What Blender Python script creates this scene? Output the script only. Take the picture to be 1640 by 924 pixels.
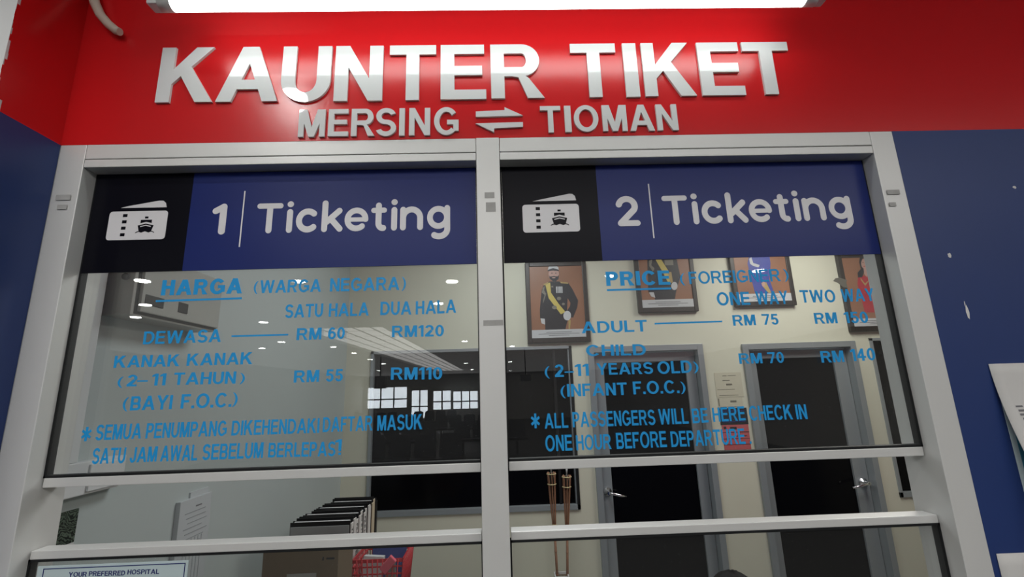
import bpy, bmesh, math, random
from mathutils import Vector, Matrix
from mathutils.geometry import tessellate_polygon, delaunay_2d_cdt

# ------------------------------------------------------------------ camera, world, light, exposure
SC = bpy.context.scene
for o in list(bpy.data.objects):
    bpy.data.objects.remove(o)
COL = SC.collection
EYE = 1.8
CAM = Vector((0.0, -0.8, EYE))
FPX = 737.925
VR = Vector((0.99929795, -0.02089754, -0.03109498))
VU = Vector((0.02583067, -0.2168601, 0.97586089))
VF = Vector((0.02713635, 0.97597899, 0.21616806))
cd = bpy.data.cameras.new('camera')
cd.sensor_width = 36.0
cd.lens = FPX / 1640 * 36
cd.clip_start = 0.01
cd.clip_end = 200
cam = bpy.data.objects.new('camera', cd)
COL.objects.link(cam)
mw = Matrix((VR, VU, -VF)).transposed().to_4x4()
mw.translation = CAM
cam.matrix_world = mw
SC.camera = cam

EXPOSURE = 0.0
W_SKY = 9.0             # daylight outside the far hall windows
L_TUBE = 7.4           # fluorescent tube above the counter
L_HALL_DISC = 45.0      # recessed downlights of the hall
L_SKYLIGHT = 2.6        # diffusing skylight in the hall ceiling
L_HALL = 82.0           # added soft fill under the hall ceiling (W)
L_SPOT = 55.0
L_BOOTH = 33.0          # ceiling panels inside the booth (W)
GLASS_F0 = 0.05

SC.view_settings.view_transform = 'Standard'
SC.view_settings.look = 'None'
SC.view_settings.exposure = EXPOSURE
SC.view_settings.gamma = 1.0
SC.view_settings.use_curve_mapping = False

wd = bpy.data.worlds.new('world')
SC.world = wd
wd.use_nodes = True
bg = wd.node_tree.nodes['Background']
bg.inputs[0].default_value = (0.86, 0.93, 1.0, 1)
bg.inputs[1].default_value = W_SKY


def area_light(name, loc, size, size_y, power, color=(1, 1, 1), rot=(0, 0, 0)):
    d = bpy.data.lights.new(name, 'AREA')
    d.shape = 'RECTANGLE'
    d.size = size
    d.size_y = size_y
    d.energy = power
    d.color = color
    o = bpy.data.objects.new(name, d)
    o.location = loc
    o.rotation_euler = rot
    COL.objects.link(o)
    o['kind'] = 'helper'
    return o


# added soft fill in place of the hall's many lamps, and the booth's two ceiling panels
area_light('hall_fill_light', (0.7, -2.3, 2.97), 4.6, 1.3, L_HALL, (1.0, 0.98, 0.95))
area_light('hall_fill_light', (-0.5, -16.4, 2.97), 16.8, 26.2, L_HALL * 6.0, (1.0, 0.98, 0.95))
for sx, sy, sw in ((-0.81, -0.88, 0.24), (3.1, -0.9, 1.5)):      # beams of the counter's downlight and an added one that brightens the right wall
    d = bpy.data.lights.new('downlight_beam', 'SPOT')
    d.energy = L_SPOT * sw
    d.spot_size = math.radians(128)
    d.spot_blend = 0.35
    d.shadow_soft_size = 0.05
    d.color = (1.0, 0.98, 0.95)
    o = bpy.data.objects.new('downlight_beam', d)
    o.location = (sx, sy, 2.975)
    o['kind'] = 'helper'
    COL.objects.link(o)
area_light('booth_ceiling_light', (0.2, 1.6, 3.14), 0.6, 1.2, L_BOOTH * 0.7, (0.93, 0.98, 1.0))
area_light('booth_ceiling_light', (2.3, 1.7, 3.14), 0.6, 1.2, L_BOOTH * 0.9, (1.0, 0.98, 0.92))

# ------------------------------------------------------------------ photo-measured points -> points on real planes


def ray(u, v):
    return VF + VR * ((u - 820) / FPX) - VU * ((v - 462) / FPX)


def at(u, v, y=0.0):
    d = ray(u, v)
    return CAM + d * ((y - CAM.y) / d.y)


def atx(u, v, x):
    d = ray(u, v)
    return CAM + d * ((x - CAM.x) / d.x)


# ------------------------------------------------------------------ materials
def mat(name, color, rough=0.6, spec=0.5, metal=0.0, noise=0.0, nscale=8.0, bump=0.0, bscale=60.0,
        color2=None, coat=0.0, rnoise=0.0):
    m = bpy.data.materials.new(name)
    m.use_nodes = True
    nt = m.node_tree
    b = nt.nodes['Principled BSDF']
    b.inputs['Base Color'].default_value = (*color, 1)
    b.inputs['Roughness'].default_value = rough
    b.inputs['Specular IOR Level'].default_value = spec
    b.inputs['Metallic'].default_value = metal
    if coat:
        b.inputs['Coat Weight'].default_value = coat
        b.inputs['Coat Roughness'].default_value = 0.05
    tc = nt.nodes.new('ShaderNodeTexCoord')
    if noise or color2:
        n = nt.nodes.new('ShaderNodeTexNoise')
        n.inputs['Scale'].default_value = nscale
        n.inputs['Detail'].default_value = 5
        nt.links.new(tc.outputs['Object'], n.inputs['Vector'])
        mx = nt.nodes.new('ShaderNodeMix')
        mx.data_type = 'RGBA'
        c2 = color2 if color2 else tuple(max(0, c * (1 - noise)) for c in color)
        mx.inputs['A'].default_value = (*color, 1)
        mx.inputs['B'].default_value = (*c2, 1)
        nt.links.new(n.outputs['Fac'], mx.inputs['Factor'])
        nt.links.new(mx.outputs['Result'], b.inputs['Base Color'])
    if bump:
        n2 = nt.nodes.new('ShaderNodeTexNoise')
        n2.inputs['Scale'].default_value = bscale
        n2.inputs['Detail'].default_value = 4
        nt.links.new(tc.outputs['Object'], n2.inputs['Vector'])
        bp = nt.nodes.new('ShaderNodeBump')
        bp.inputs['Strength'].default_value = bump
        bp.inputs['Distance'].default_value = 0.002
        nt.links.new(n2.outputs['Fac'], bp.inputs['Height'])
        nt.links.new(bp.outputs['Normal'], b.inputs['Normal'])
    return m


def emis(name, color, strength):
    m = bpy.data.materials.new(name)
    m.use_nodes = True
    nt = m.node_tree
    nt.nodes.clear()
    e = nt.nodes.new('ShaderNodeEmission')
    e.inputs[0].default_value = (*color, 1)
    e.inputs[1].default_value = strength
    out = nt.nodes.new('ShaderNodeOutputMaterial')
    nt.links.new(e.outputs[0], out.inputs[0])
    return m


def glassmat(name, tint, f0):
    m = bpy.data.materials.new(name)
    m.use_nodes = True
    nt = m.node_tree
    nt.nodes.clear()
    tr = nt.nodes.new('ShaderNodeBsdfTransparent')
    tr.inputs[0].default_value = (*tint, 1)
    gl = nt.nodes.new('ShaderNodeBsdfGlossy')
    gl.inputs['Roughness'].default_value = 0.0
    lw = nt.nodes.new('ShaderNodeLayerWeight')
    lw.inputs['Blend'].default_value = 0.5
    pw = nt.nodes.new('ShaderNodeMath')
    pw.operation = 'POWER'
    pw.inputs[1].default_value = 5
    nt.links.new(lw.outputs['Facing'], pw.inputs[0])
    ma = nt.nodes.new('ShaderNodeMath')
    ma.operation = 'MULTIPLY_ADD'
    ma.inputs[1].default_value = 1 - f0
    ma.inputs[2].default_value = f0
    nt.links.new(pw.outputs[0], ma.inputs[0])
    mx = nt.nodes.new('ShaderNodeMixShader')
    nt.links.new(ma.outputs[0], mx.inputs[0])
    nt.links.new(tr.outputs[0], mx.inputs[1])
    nt.links.new(gl.outputs[0], mx.inputs[2])
    out = nt.nodes.new('ShaderNodeOutputMaterial')
    # thin film of dust on the pane
    df = nt.nodes.new('ShaderNodeBsdfDiffuse')
    df.inputs[0].default_value = (0.8, 0.8, 0.78, 1)
    mx2 = nt.nodes.new('ShaderNodeMixShader')
    mx2.inputs[0].default_value = 0.008
    nt.links.new(mx.outputs[0], mx2.inputs[1])
    nt.links.new(df.outputs[0], mx2.inputs[2])
    nt.links.new(mx2.outputs[0], out.inputs[0])
    return m


M = {}
M['red'] = mat('red_paint', (0.62, 0.010, 0.013), 0.23, 0.50, noise=0.10, nscale=5, bump=0.10, bscale=45)
M['blue'] = mat('blue_paint', (0.020, 0.044, 0.165), 0.42, 0.35, noise=0.14, nscale=6, bump=0.12, bscale=50)
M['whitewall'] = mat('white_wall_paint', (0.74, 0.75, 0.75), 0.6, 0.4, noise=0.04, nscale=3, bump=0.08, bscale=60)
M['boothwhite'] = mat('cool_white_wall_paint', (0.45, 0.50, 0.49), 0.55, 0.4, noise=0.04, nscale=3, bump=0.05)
M['cream'] = mat('cream_wall_paint', (0.68, 0.68, 0.555), 0.55, 0.4, noise=0.05, nscale=3, bump=0.05)
M['ceil'] = mat('ceiling_paint', (0.80, 0.80, 0.78), 0.8, 0.2, noise=0.03, nscale=2)
M['tile'] = mat('floor_tile', (0.30, 0.29, 0.27), 0.35, 0.5, noise=0.2, nscale=4)
M['alu'] = mat('satin_aluminium', (0.67, 0.67, 0.655), 0.42, 0.45, 0.20, noise=0.06, nscale=7, bump=0.05, bscale=150)
M['aludark'] = mat('grey_door_aluminium', (0.33, 0.365, 0.38), 0.40, 0.5, 0.3, noise=0.06, nscale=6)
M['gasket'] = mat('black_rubber', (0.008, 0.009, 0.010), 0.6, 0.3, noise=0.2, nscale=30)
M['gap'] = mat('dark_gap', (0.03, 0.03, 0.03), 0.9, 0.1, noise=0.2)
M['glass'] = glassmat('clear_glass', (0.955, 0.965, 0.962), GLASS_F0)
M['letter'] = mat('white_acrylic', (0.72, 0.73, 0.73), 0.025, 0.5, noise=0.02, nscale=10)
M['vinyl'] = mat('sky_blue_vinyl', (0.012, 0.32, 0.72), 0.5, 0.3, noise=0.05, nscale=40)
M['signblack'] = mat('sign_black', (0.004, 0.004, 0.008), 0.30, 0.08, noise=0.1)
M['signblue'] = mat('sign_royal_blue', (0.012, 0.024, 0.15), 0.30, 0.16, noise=0.06)
M['signwhite'] = mat('sign_white', (0.72, 0.71, 0.73), 0.4, 0.4, noise=0.03, nscale=20)
M['tinted'] = mat('black_tinted_glass', (0.004, 0.004, 0.005), 0.12, 0.12, noise=0.1)
M['darkbrown'] = mat('dark_brown_wood', (0.028, 0.022, 0.018), 0.4, 0.5, noise=0.3, nscale=25)
M['chrome'] = mat('satin_chrome', (0.70, 0.70, 0.72), 0.18, 0.5, 1.0, noise=0.05)
M['paper'] = mat('white_paper', (0.62, 0.61, 0.595), 0.8, 0.2, noise=0.04, nscale=15)
M['paperdim'] = mat('aged_paper', (0.56, 0.57, 0.57), 0.8, 0.2, noise=0.05, nscale=15)
M['papercream'] = mat('cream_paper', (0.60, 0.58, 0.46), 0.8, 0.2, noise=0.05, nscale=15)
M['ink'] = mat('grey_ink', (0.19, 0.19, 0.20), 0.8, 0.2, noise=0.1)
M['inkdark'] = mat('black_ink', (0.03, 0.03, 0.035), 0.7, 0.2, noise=0.1)
M['navy'] = mat('navy_ink', (0.02, 0.03, 0.15), 0.6, 0.3, noise=0.1)
M['teal'] = mat('teal_paper', (0.05, 0.22, 0.32), 0.7, 0.3, noise=0.05)
M['paleblue'] = mat('pale_blue_card', (0.50, 0.60, 0.62), 0.6, 0.3, noise=0.03)
M['redpaper'] = mat('red_paper', (0.58, 0.13, 0.14), 0.8, 0.2, noise=0.1, nscale=30)
M['cabinet'] = mat('grey_cabinet_enamel', (0.36, 0.37, 0.34), 0.35, 0.5, noise=0.06, nscale=6)
M['cabside'] = mat('putty_cabinet_enamel', (0.34, 0.34, 0.31), 0.4, 0.5, noise=0.12, nscale=8)
M['pvc'] = mat('white_pvc', (0.66, 0.68, 0.68), 0.4, 0.5, noise=0.03)
M['conduit'] = mat('cream_conduit', (0.58, 0.50, 0.42), 0.5, 0.4, noise=0.08, nscale=30)
M['card'] = mat('brown_cardboard', (0.17, 0.13, 0.085), 0.8, 0.2, noise=0.15, nscale=12)
M['cardlight'] = mat('light_cardboard', (0.40, 0.33, 0.23), 0.8, 0.2, noise=0.12, nscale=12)
M['fileblack'] = mat('black_file_board', (0.012, 0.012, 0.013), 0.45, 0.4, noise=0.2)
M['filewhite'] = mat('white_file_spine', (0.62, 0.61, 0.58), 0.6, 0.3, noise=0.08, nscale=20)
M['filetan'] = mat('tan_file_spine', (0.55, 0.47, 0.34), 0.6, 0.3, noise=0.08, nscale=20)
M['filegrey'] = mat('clear_grey_sleeve', (0.33, 0.35, 0.35), 0.3, 0.5, noise=0.12, nscale=9)
M['redplastic'] = mat('red_plastic', (0.50, 0.012, 0.022), 0.35, 0.5, noise=0.05)
M['pink'] = mat('pink_sponge', (0.72, 0.13, 0.18), 0.8, 0.2, noise=0.1, nscale=40)
M['bluefolder'] = mat('blue_folder', (0.04, 0.07, 0.28), 0.5, 0.4, noise=0.06)
M['bamboo'] = mat('bamboo', (0.38, 0.20, 0.12), 0.6, 0.3, noise=0.35, nscale=60)
M['bambooband'] = mat('pale_bamboo_band', (0.62, 0.54, 0.30), 0.6, 0.3, noise=0.15, nscale=60)
M['whiteplastic'] = mat('white_plastic', (0.66, 0.67, 0.67), 0.4, 0.5, noise=0.03)
M['table'] = mat('beech_laminate', (0.42, 0.33, 0.22), 0.45, 0.4, noise=0.15, nscale=8)
M['hallwall'] = mat('hall_wall_paint', (0.42, 0.40, 0.37), 0.7, 0.3, noise=0.1, nscale=2)
M['hallfloor'] = mat('hall_floor_tile', (0.022, 0.022, 0.022), 0.5, 0.2, noise=0.25, nscale=3)
M['hallceil'] = mat('hall_ceiling_paint', (0.36, 0.35, 0.33), 0.8, 0.2, noise=0.06, nscale=2)
M['blackplastic'] = mat('black_plastic', (0.010, 0.010, 0.011), 0.4, 0.4, noise=0.2)
M['bench'] = mat('black_upholstery', (0.02, 0.022, 0.03), 0.4, 0.4, noise=0.15)
M['tube'] = emis('lit_fluorescent_tube', (0.93, 1.0, 0.97), L_TUBE)
M['disc'] = emis('lit_downlight_lens', (1.0, 0.99, 0.96), L_HALL_DISC)
M['skylight'] = emis('lit_skylight_panel', (1.0, 0.98, 0.95), L_SKYLIGHT)
M['skin'] = mat('skin', (0.50, 0.30, 0.21), 0.5, 0.4, noise=0.06)
M['hair'] = mat('black_hair', (0.006, 0.005, 0.005), 0.6, 0.12, noise=0.4, nscale=90, bump=0.6, bscale=200)
M['shirt'] = mat('navy_shirt', (0.03, 0.04, 0.09), 0.8, 0.2, noise=0.15, nscale=30)
M['backdrop'] = mat('portrait_backdrop', (0.36, 0.17, 0.095), 0.35, 0.4, noise=0.45, nscale=5)
M['uniform'] = mat('black_uniform', (0.020, 0.022, 0.028), 0.35, 0.4, noise=0.15, nscale=20)
M['uniblue'] = mat('blue_uniform', (0.06, 0.08, 0.36), 0.35, 0.4, noise=0.2, nscale=20)
M['reddress'] = mat('red_dress', (0.48, 0.03, 0.045), 0.35, 0.4, noise=0.3, nscale=40)
M['sash'] = mat('yellow_sash', (0.60, 0.49, 0.12), 0.35, 0.4, noise=0.1, nscale=30)
M['pskin'] = mat('printed_skin', (0.50, 0.31, 0.26), 0.35, 0.4, noise=0.08)
M['pwhite'] = mat('printed_white', (0.55, 0.57, 0.58), 0.35, 0.4, noise=0.08)
M['pgold'] = mat('printed_gold', (0.45, 0.33, 0.12), 0.35, 0.4, noise=0.2)
M['pgrey'] = mat('printed_grey', (0.22, 0.21, 0.17), 0.35, 0.4, noise=0.2)
M['tapemark'] = mat('tape_residue', (0.47, 0.465, 0.45), 0.7, 0.2, noise=0.3, nscale=60)
M['padpaper'] = mat('cool_grey_white_paper', (0.47, 0.50, 0.51), 0.8, 0.2, noise=0.05, nscale=15)
M['inkpale'] = mat('faint_ink', (0.32, 0.34, 0.35), 0.8, 0.2, noise=0.1)
M['chip'] = mat('bare_plaster', (0.74, 0.73, 0.70), 0.8, 0.2, noise=0.05)


# dark green patterned poster
def pattern_mat():
    m = mat('green_patterned_print', (0.035, 0.06, 0.04), 0.5, 0.4)
    nt = m.node_tree
    b = nt.nodes['Principled BSDF']
    tc = nt.nodes.new('ShaderNodeTexCoord')
    w = nt.nodes.new('ShaderNodeTexWave')
    w.wave_type = 'RINGS'
    w.inputs['Scale'].default_value = 38
    w.inputs['Distortion'].default_value = 22
    w.inputs['Detail'].default_value = 3
    nt.links.new(tc.outputs['Object'], w.inputs['Vector'])
    r = nt.nodes.new('ShaderNodeValToRGB')
    r.color_ramp.elements[0].color = (0.006, 0.010, 0.008, 1)
    r.color_ramp.elements[1].color = (0.10, 0.135, 0.10, 1)
    r.color_ramp.elements[0].position = 0.25
    r.color_ramp.elements[1].position = 0.9
    nt.links.new(w.outputs['Fac'], r.inputs[0])
    nt.links.new(r.outputs[0], b.inputs['Base Color'])
    return m


M['greenprint'] = pattern_mat()


# ------------------------------------------------------------------ mesh helpers
class MB:
    """collects boxes, tubes, prisms; builds ONE mesh object, several materials allowed"""

    def __init__(s):
        s.bm = bmesh.new()
        s.mats = []

    def mi(s, m):
        if m not in s.mats:
            s.mats.append(m)
        return s.mats.index(m)

    def box(s, x0, x1, y0, y1, z0, z1, m, bevel=0.0):
        geo = bmesh.ops.create_cube(s.bm, size=1)
        vs = geo['verts']
        for v in vs:
            v.co = Vector((x0 + (x1 - x0) * (v.co.x + .5), y0 + (y1 - y0) * (v.co.y + .5), z0 + (z1 - z0) * (v.co.z + .5)))
        fs = {f for v in vs for f in v.link_faces}
        k = s.mi(m)
        for f in fs:
            f.material_index = k
        if bevel:
            es = {e for v in vs for e in v.link_edges}
            r = bmesh.ops.bevel(s.bm, geom=list(es), offset=bevel, segments=2, affect='EDGES', profile=0.6)
            for f in r['faces']:
                f.material_index = k
        return s

    def poly(s, pts, m, flip=False):
        vs = [s.bm.verts.new(p) for p in pts]
        f = s.bm.faces.new(vs[::-1] if flip else vs)
        f.material_index = s.mi(m)
        return s

    def prism(s, shape, to3, d0, d1, m, side=None):
        """shape = list of loops (outer, hole...) in 2D; to3(x, y, depth) -> Vector; d0 front, d1 back"""
        k = s.mi(m)
        ks = s.mi(side) if side else k
        loops = [[Vector((p[0], p[1], 0)) for p in lp] for lp in shape]
        flat = [p for lp in loops for p in lp]
        tris = tessellate_polygon(loops)
        fr = [s.bm.verts.new(to3(p.x, p.y, d0)) for p in flat]
        bk = [s.bm.verts.new(to3(p.x, p.y, d1)) for p in flat]
        for t in tris:
            if len(set(t)) < 3:
                continue
            try:
                s.bm.faces.new([fr[i] for i in t]).material_index = k
                s.bm.faces.new([bk[i] for i in reversed(t)]).material_index = k
            except ValueError:
                pass
        base = 0
        for lp in loops:
            n = len(lp)
            for i in range(n):
                j = (i + 1) % n
                try:
                    s.bm.faces.new([fr[base + i], fr[base + j], bk[base + j], bk[base + i]]).material_index = ks
                except ValueError:
                    pass
            base += n
        return s

    def union(s, shapes, to3, d0, d1, m):
        """several 2D shapes (each: outer loop, holes) merged into one outline, then given thickness"""
        k = s.mi(m)
        pts, edges = [], []
        for sh in shapes:
            for lp in sh:
                b = len(pts)
                pts += [Vector((p[0], p[1])) for p in lp]
                edges += [(b + i, b + (i + 1) % len(lp)) for i in range(len(lp))]
        vs, es, fs = delaunay_2d_cdt(pts, edges, [], 0, 1e-6)[:3]

        def inside(x, y):
            for sh in shapes:
                c = False
                for lp in sh:
                    n = len(lp)
                    for i in range(n):
                        (xa, ya), (xb, yb) = lp[i][:2], lp[(i + 1) % n][:2]
                        if (ya > y) != (yb > y) and x < (xb - xa) * (y - ya) / (yb - ya) + xa:
                            c = not c
                if c:
                    return True
            return False
        keep = []
        for f in fs:
            cx = sum(vs[i].x for i in f) / len(f)
            cy = sum(vs[i].y for i in f) / len(f)
            if inside(cx, cy):
                keep.append(f)
        fr, bk, cnt = {}, {}, {}
        for f in keep:
            for i in f:
                if i not in fr:
                    fr[i] = s.bm.verts.new(to3(vs[i].x, vs[i].y, d0))
                    bk[i] = s.bm.verts.new(to3(vs[i].x, vs[i].y, d1))
            for i, j in zip(f, list(f[1:]) + [f[0]]):
                cnt.setdefault(tuple(sorted((i, j))), []).append((i, j))
        for f in keep:
            try:
                s.bm.faces.new([fr[i] for i in f]).material_index = k
                s.bm.faces.new([bk[i] for i in reversed(f)]).material_index = k
            except ValueError:
                pass
        for e in cnt.values():
            if len(e) == 1:
                i, j = e[0]
                try:
                    s.bm.faces.new([fr[j], fr[i], bk[i], bk[j]]).material_index = k
                except ValueError:
                    pass
        return s

    def tube(s, pts, r, m, seg=10, caps=True):
        k = s.mi(m)
        rs = r if isinstance(r, (list, tuple)) else [r] * len(pts)
        pts = [Vector(p) for p in pts]
        rings = []
        up = None
        for i, p in enumerate(pts):
            t = (pts[min(i + 1, len(pts) - 1)] - pts[max(i - 1, 0)]).normalized()
            if up is None:
                up = t.orthogonal().normalized()
            up = (up - t * up.dot(t)).normalized()
            b = t.cross(up)
            rings.append([s.bm.verts.new(p + (up * math.cos(a) + b * math.sin(a)) * rs[i])
                          for a in [2 * math.pi * j / seg for j in range(seg)]])
        for a, b2 in zip(rings, rings[1:]):
            for j in range(seg):
                f = s.bm.faces.new([a[j], a[(j + 1) % seg], b2[(j + 1) % seg], b2[j]])
                f.material_index = k
                f.smooth = True
        if caps:
            s.bm.faces.new(rings[0][::-1]).material_index = k
            s.bm.faces.new(rings[-1]).material_index = k
        return s

    def lathe(s, prof, center, m, seg=20, axis='z'):
        k = s.mi(m)
        c = Vector(center)
        rings = []
        for r, h in prof:
            ring = []
            for j in range(seg):
                a = 2 * math.pi * j / seg
                if axis == 'z':
                    p = Vector((r * math.cos(a), r * math.sin(a), h))
                else:
                    p = Vector((r * math.cos(a), h, r * math.sin(a)))
                ring.append(s.bm.verts.new(c + p))
            rings.append(ring)
        for a, b in zip(rings, rings[1:]):
            for j in range(seg):
                f = s.bm.faces.new([a[j], a[(j + 1) % seg], b[(j + 1) % seg], b[j]])
                f.material_index = k
                f.smooth = True
        s.bm.faces.new(rings[0][::-1]).material_index = k
        s.bm.faces.new(rings[-1]).material_index = k
        return s

    def build(s, name, parent=None, recalc=True):
        if recalc:
            bmesh.ops.recalc_face_normals(s.bm, faces=s.bm.faces)
        me = bpy.data.meshes.new(name)
        s.bm.to_mesh(me)
        s.bm.free()
        for m in s.mats:
            me.materials.append(m)
        o = bpy.data.objects.new(name, me)
        COL.objects.link(o)
        if parent is not None:
            par(o, parent)
        return o


def par(o, parent):
    """parent keeping the world position"""
    o.parent = parent
    o.matrix_parent_inverse = world_of(parent).inverted()


def world_of(o):
    m = Matrix.LocRotScale(o.location, o.rotation_euler, o.scale)
    return world_of(o.parent) @ o.matrix_parent_inverse @ m if o.parent else m


def tag(o, label=None, cat=None, group=None, kind=None):
    if label:
        o['label'] = label
    if cat:
        o['category'] = cat
    if group:
        o['group'] = group
    if kind:
        o['kind'] = kind
    return o


def thing(name, loc, label, cat, group=None, kind=None):
    o = bpy.data.objects.new(name, None)
    o.empty_display_size = 0.05
    o.location = loc
    COL.objects.link(o)
    return tag(o, label, cat, group, kind)


def copy_tree(o, parent=None):
    c = o.copy()
    COL.objects.link(c)
    if parent is not None:
        c.parent = parent
    for ch in list(o.children):
        copy_tree(ch, c)
    return c


# ------------------------------------------------------------------ lettering: own stroke alphabet (cap height 1)
def arcpts(cx, cy, rx, ry, a0, a1, n=None):
    n = n or max(4, int(abs(a1 - a0) / 9))
    return [(cx + rx * math.cos(math.radians(a0 + (a1 - a0) * i / n)), cy + ry * math.sin(math.radians(a0 + (a1 - a0) * i / n)))
            for i in range(n + 1)]


def band(cx, cy, rx, ry, s, b, a0, a1):
    return [arcpts(cx, cy, rx, ry, a0, a1) + arcpts(cx, cy, rx - s, ry - b, a1, a0)]


def ring(cx, cy, rx, ry, s, b):
    return [arcpts(cx, cy, rx, ry, 0, 360, 40)[:-1], arcpts(cx, cy, rx - s, ry - b, 0, 360, 40)[:-1]]


def rect(x0, y0, x1, y1):
    return [[(x0, y0), (x1, y0), (x1, y1), (x0, y1)]]


def bowl(y0, y1, w, rx, s, b):
    ym, ry = (y0 + y1) / 2, (y1 - y0) / 2
    out = [(0, y0)] + arcpts(w - rx, ym, rx, ry, -90, 90, 18) + [(0, y1)]
    inn = [(s, y0 + b)] + arcpts(w - rx, ym, rx - s, ry - b, -90, 90, 18) + [(s, y1 - b)]
    return [out, inn]


def glyph(ch, s, b):
    """(shapes, width): shapes are lists of loops"""
    if ch == 'A':
        w = 0.98
        d = s * 1.08
        return [[[(0, 0), (d, 0), (w / 2 + d * .46, 1), (w / 2 - d * .54, 1)]],
                [[(w, 0), (w - d, 0), (w / 2 - d * .46, 1), (w / 2 + d * .54, 1)]],
                [[(w * .22, .22), (w * .78, .22), (w * .72, .22 + b), (w * .28, .22 + b)]]], w
    if ch == 'B':
        w = 0.80
        return [bowl(0, .56, w, .28, s, b), bowl(.56 - b, 1, w * .94, .25, s, b)], w
    if ch == 'C':
        w = 0.90
        return [band(.46, .5, .46, .515, s, b, 38, 322)], w
    if ch == 'D':
        w = 0.86
        return [bowl(0, 1, w, .46, s, b)], w
    if ch == 'E':
        w = 0.74
        return [rect(0, 0, s, 1), rect(0, 0, w, b), rect(0, 1 - b, w * .97, 1), rect(0, .52 - b / 2, w * .92, .52 + b / 2)], w
    if ch == 'F':
        w = 0.68
        return [rect(0, 0, s, 1), rect(0, 1 - b, w, 1), rect(0, .5 - b / 2, w * .86, .5 + b / 2)], w
    if ch == 'G':
        w = 0.94
        return [band(.47, .5, .47, .515, s, b, 38, 315), rect(.50, .38, w, .38 + b), rect(w - s, .13, w, .40)], w
    if ch == 'H':
        w = 0.80
        return [rect(0, 0, s, 1), rect(w - s, 0, w, 1), rect(0, .52 - b / 2, w, .52 + b / 2)], w
    if ch == 'I':
        return [rect(0, 0, s, 1)], s
    if ch == 'J':
        w = 0.62
        return [rect(w - s, .30, w, 1), band(w / 2, .31, w / 2, .325, s, b, 180, 360)], w
    if ch == 'K':
        w = 0.92
        return [rect(0, 0, s, 1), [[(s * .9, .30), (s * .9, .56), (w * .62, 1), (w * .93, 1)]],
                [[(w - s * 1.25, 0), (w, 0), (w * .52, .70), (w * .36, .52)]]], w
    if ch == 'L':
        w = 0.68
        return [rect(0, 0, s, 1), rect(0, 0, w, b)], w
    if ch == 'M':
        w = 0.96
        d = s * .95
        return [rect(0, 0, d, 1), rect(w - d, 0, w, 1), [[(0, 1), (s * 1.4, 1), (w / 2 + s * .48, 0), (w / 2 - s * .48, 0)]],
                [[(w, 1), (w - s * 1.4, 1), (w / 2 - s * .48, 0), (w / 2 + s * .48, 0)]]], w
    if ch == 'N':
        w = 0.80
        return [rect(0, 0, s, 1), rect(w - s, 0, w, 1), [[(0, 1), (s * 1.05, 1), (w, 0), (w - s * 1.05, 0)]]], w
    if ch == 'O':
        w = 0.98
        return [ring(.49, .5, .49, .515, s, b)], w
    if ch == 'P':
        w = 0.76
        return [rect(0, 0, s, 1), bowl(.38, 1, w, .31, s, b)], w
    if ch == 'R':
        w = 0.88
        return [rect(0, 0, s, 1), bowl(.40, 1, w * .93, .30, s, b),
                [[(w - s * 1.22, 0), (w, 0), (w * .72, .36), (w * .58, .46), (w * .40, .46), (w * .40, .40), (w * .52, .38)]]], w
    if ch == 'S':
        w = 0.80
        ry = (1.03 + b) / 4
        return [band(.40, 1.015 - ry, .39, ry, s, b, 18, 270), band(.40, ry - .015, .40, ry, s, b, 90, -162)], w
    if ch == 'T':
        w = 0.80
        return [rect(0, 1 - b, w, 1), rect(w / 2 - s / 2, 0, w / 2 + s / 2, 1)], w
    if ch == 'U':
        w = 0.80
        return [rect(0, .38, s, 1), rect(w - s, .38, w, 1), band(w / 2, .385, w / 2, .40, s, b, 180, 360)], w
    if ch == 'V':
        w = 0.92
        return [[[(0, 1), (s * 1.06, 1), (w / 2 + s * .5, 0), (w / 2 - s * .5, 0)]],
                [[(w, 1), (w - s * 1.06, 1), (w / 2 - s * .5, 0), (w / 2 + s * .5, 0)]]], w
    if ch == 'W':
        w = 1.28
        q, d = w / 4, s * 1.0
        return [[[(0, 1), (d, 1), (q + d * .5, 0), (q - d * .5, 0)]], [[(w / 2 - d / 2, 1), (w / 2 + d / 2, 1), (q + d * .5, 0), (q - d * .5, 0)]],
                [[(w / 2 - d / 2, 1), (w / 2 + d / 2, 1), (w - q + d * .5, 0), (w - q - d * .5, 0)]],
                [[(w, 1), (w - d, 1), (w - q - d * .5, 0), (w - q + d * .5, 0)]]], w
    if ch == 'Y':
        w = 0.90
        return [rect(w / 2 - s / 2, 0, w / 2 + s / 2, .42), [[(0, 1), (s * 1.15, 1), (w / 2 + s / 2, .40), (w / 2 - s / 2, .40)]],
                [[(w, 1), (w - s * 1.15, 1), (w / 2 - s / 2, .40), (w / 2 + s / 2, .40)]]], w
    if ch == '0':
        w = 0.68
        return [ring(.34, .5, .34, .51, s, b)], w
    if ch == '1':
        w = 0.40
        return [rect(w - s, 0, w, 1), [[(0, .72), (0, .86), (w - s, 1), (w - s * .5, 1), (w - s * .9, .80)]]], w
    if ch == '2':
        w = 0.68
        return [band(.335, .70, .335, .31, s, b, 165, -35), rect(0, 0, w, b),
                [[(0, b * .4), (0, b), (.42, .60), (.60, .50), (.28, b * .4)]]], w
    if ch == '4':
        w = 0.72
        return [rect(w * .80 - s, 0, w * .80, 1), rect(0, .22, w, .22 + b), [[(0, .22 + b * .6), (0, .22 + b), (w * .80 - s * .9, 1), (w * .80 - s * .2, .92), (s * .9, .22 + b * .6)]]], w
    if ch == '5':
        w = 0.68
        return [rect(.10, 1 - b, .63, 1), [[(.03, .46), (.03 + s * .95, .50), (.10 + s * .9, 1), (.10, 1)]], band(.335, .33, .335, .345, s, b, 145, -158)], w
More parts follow.
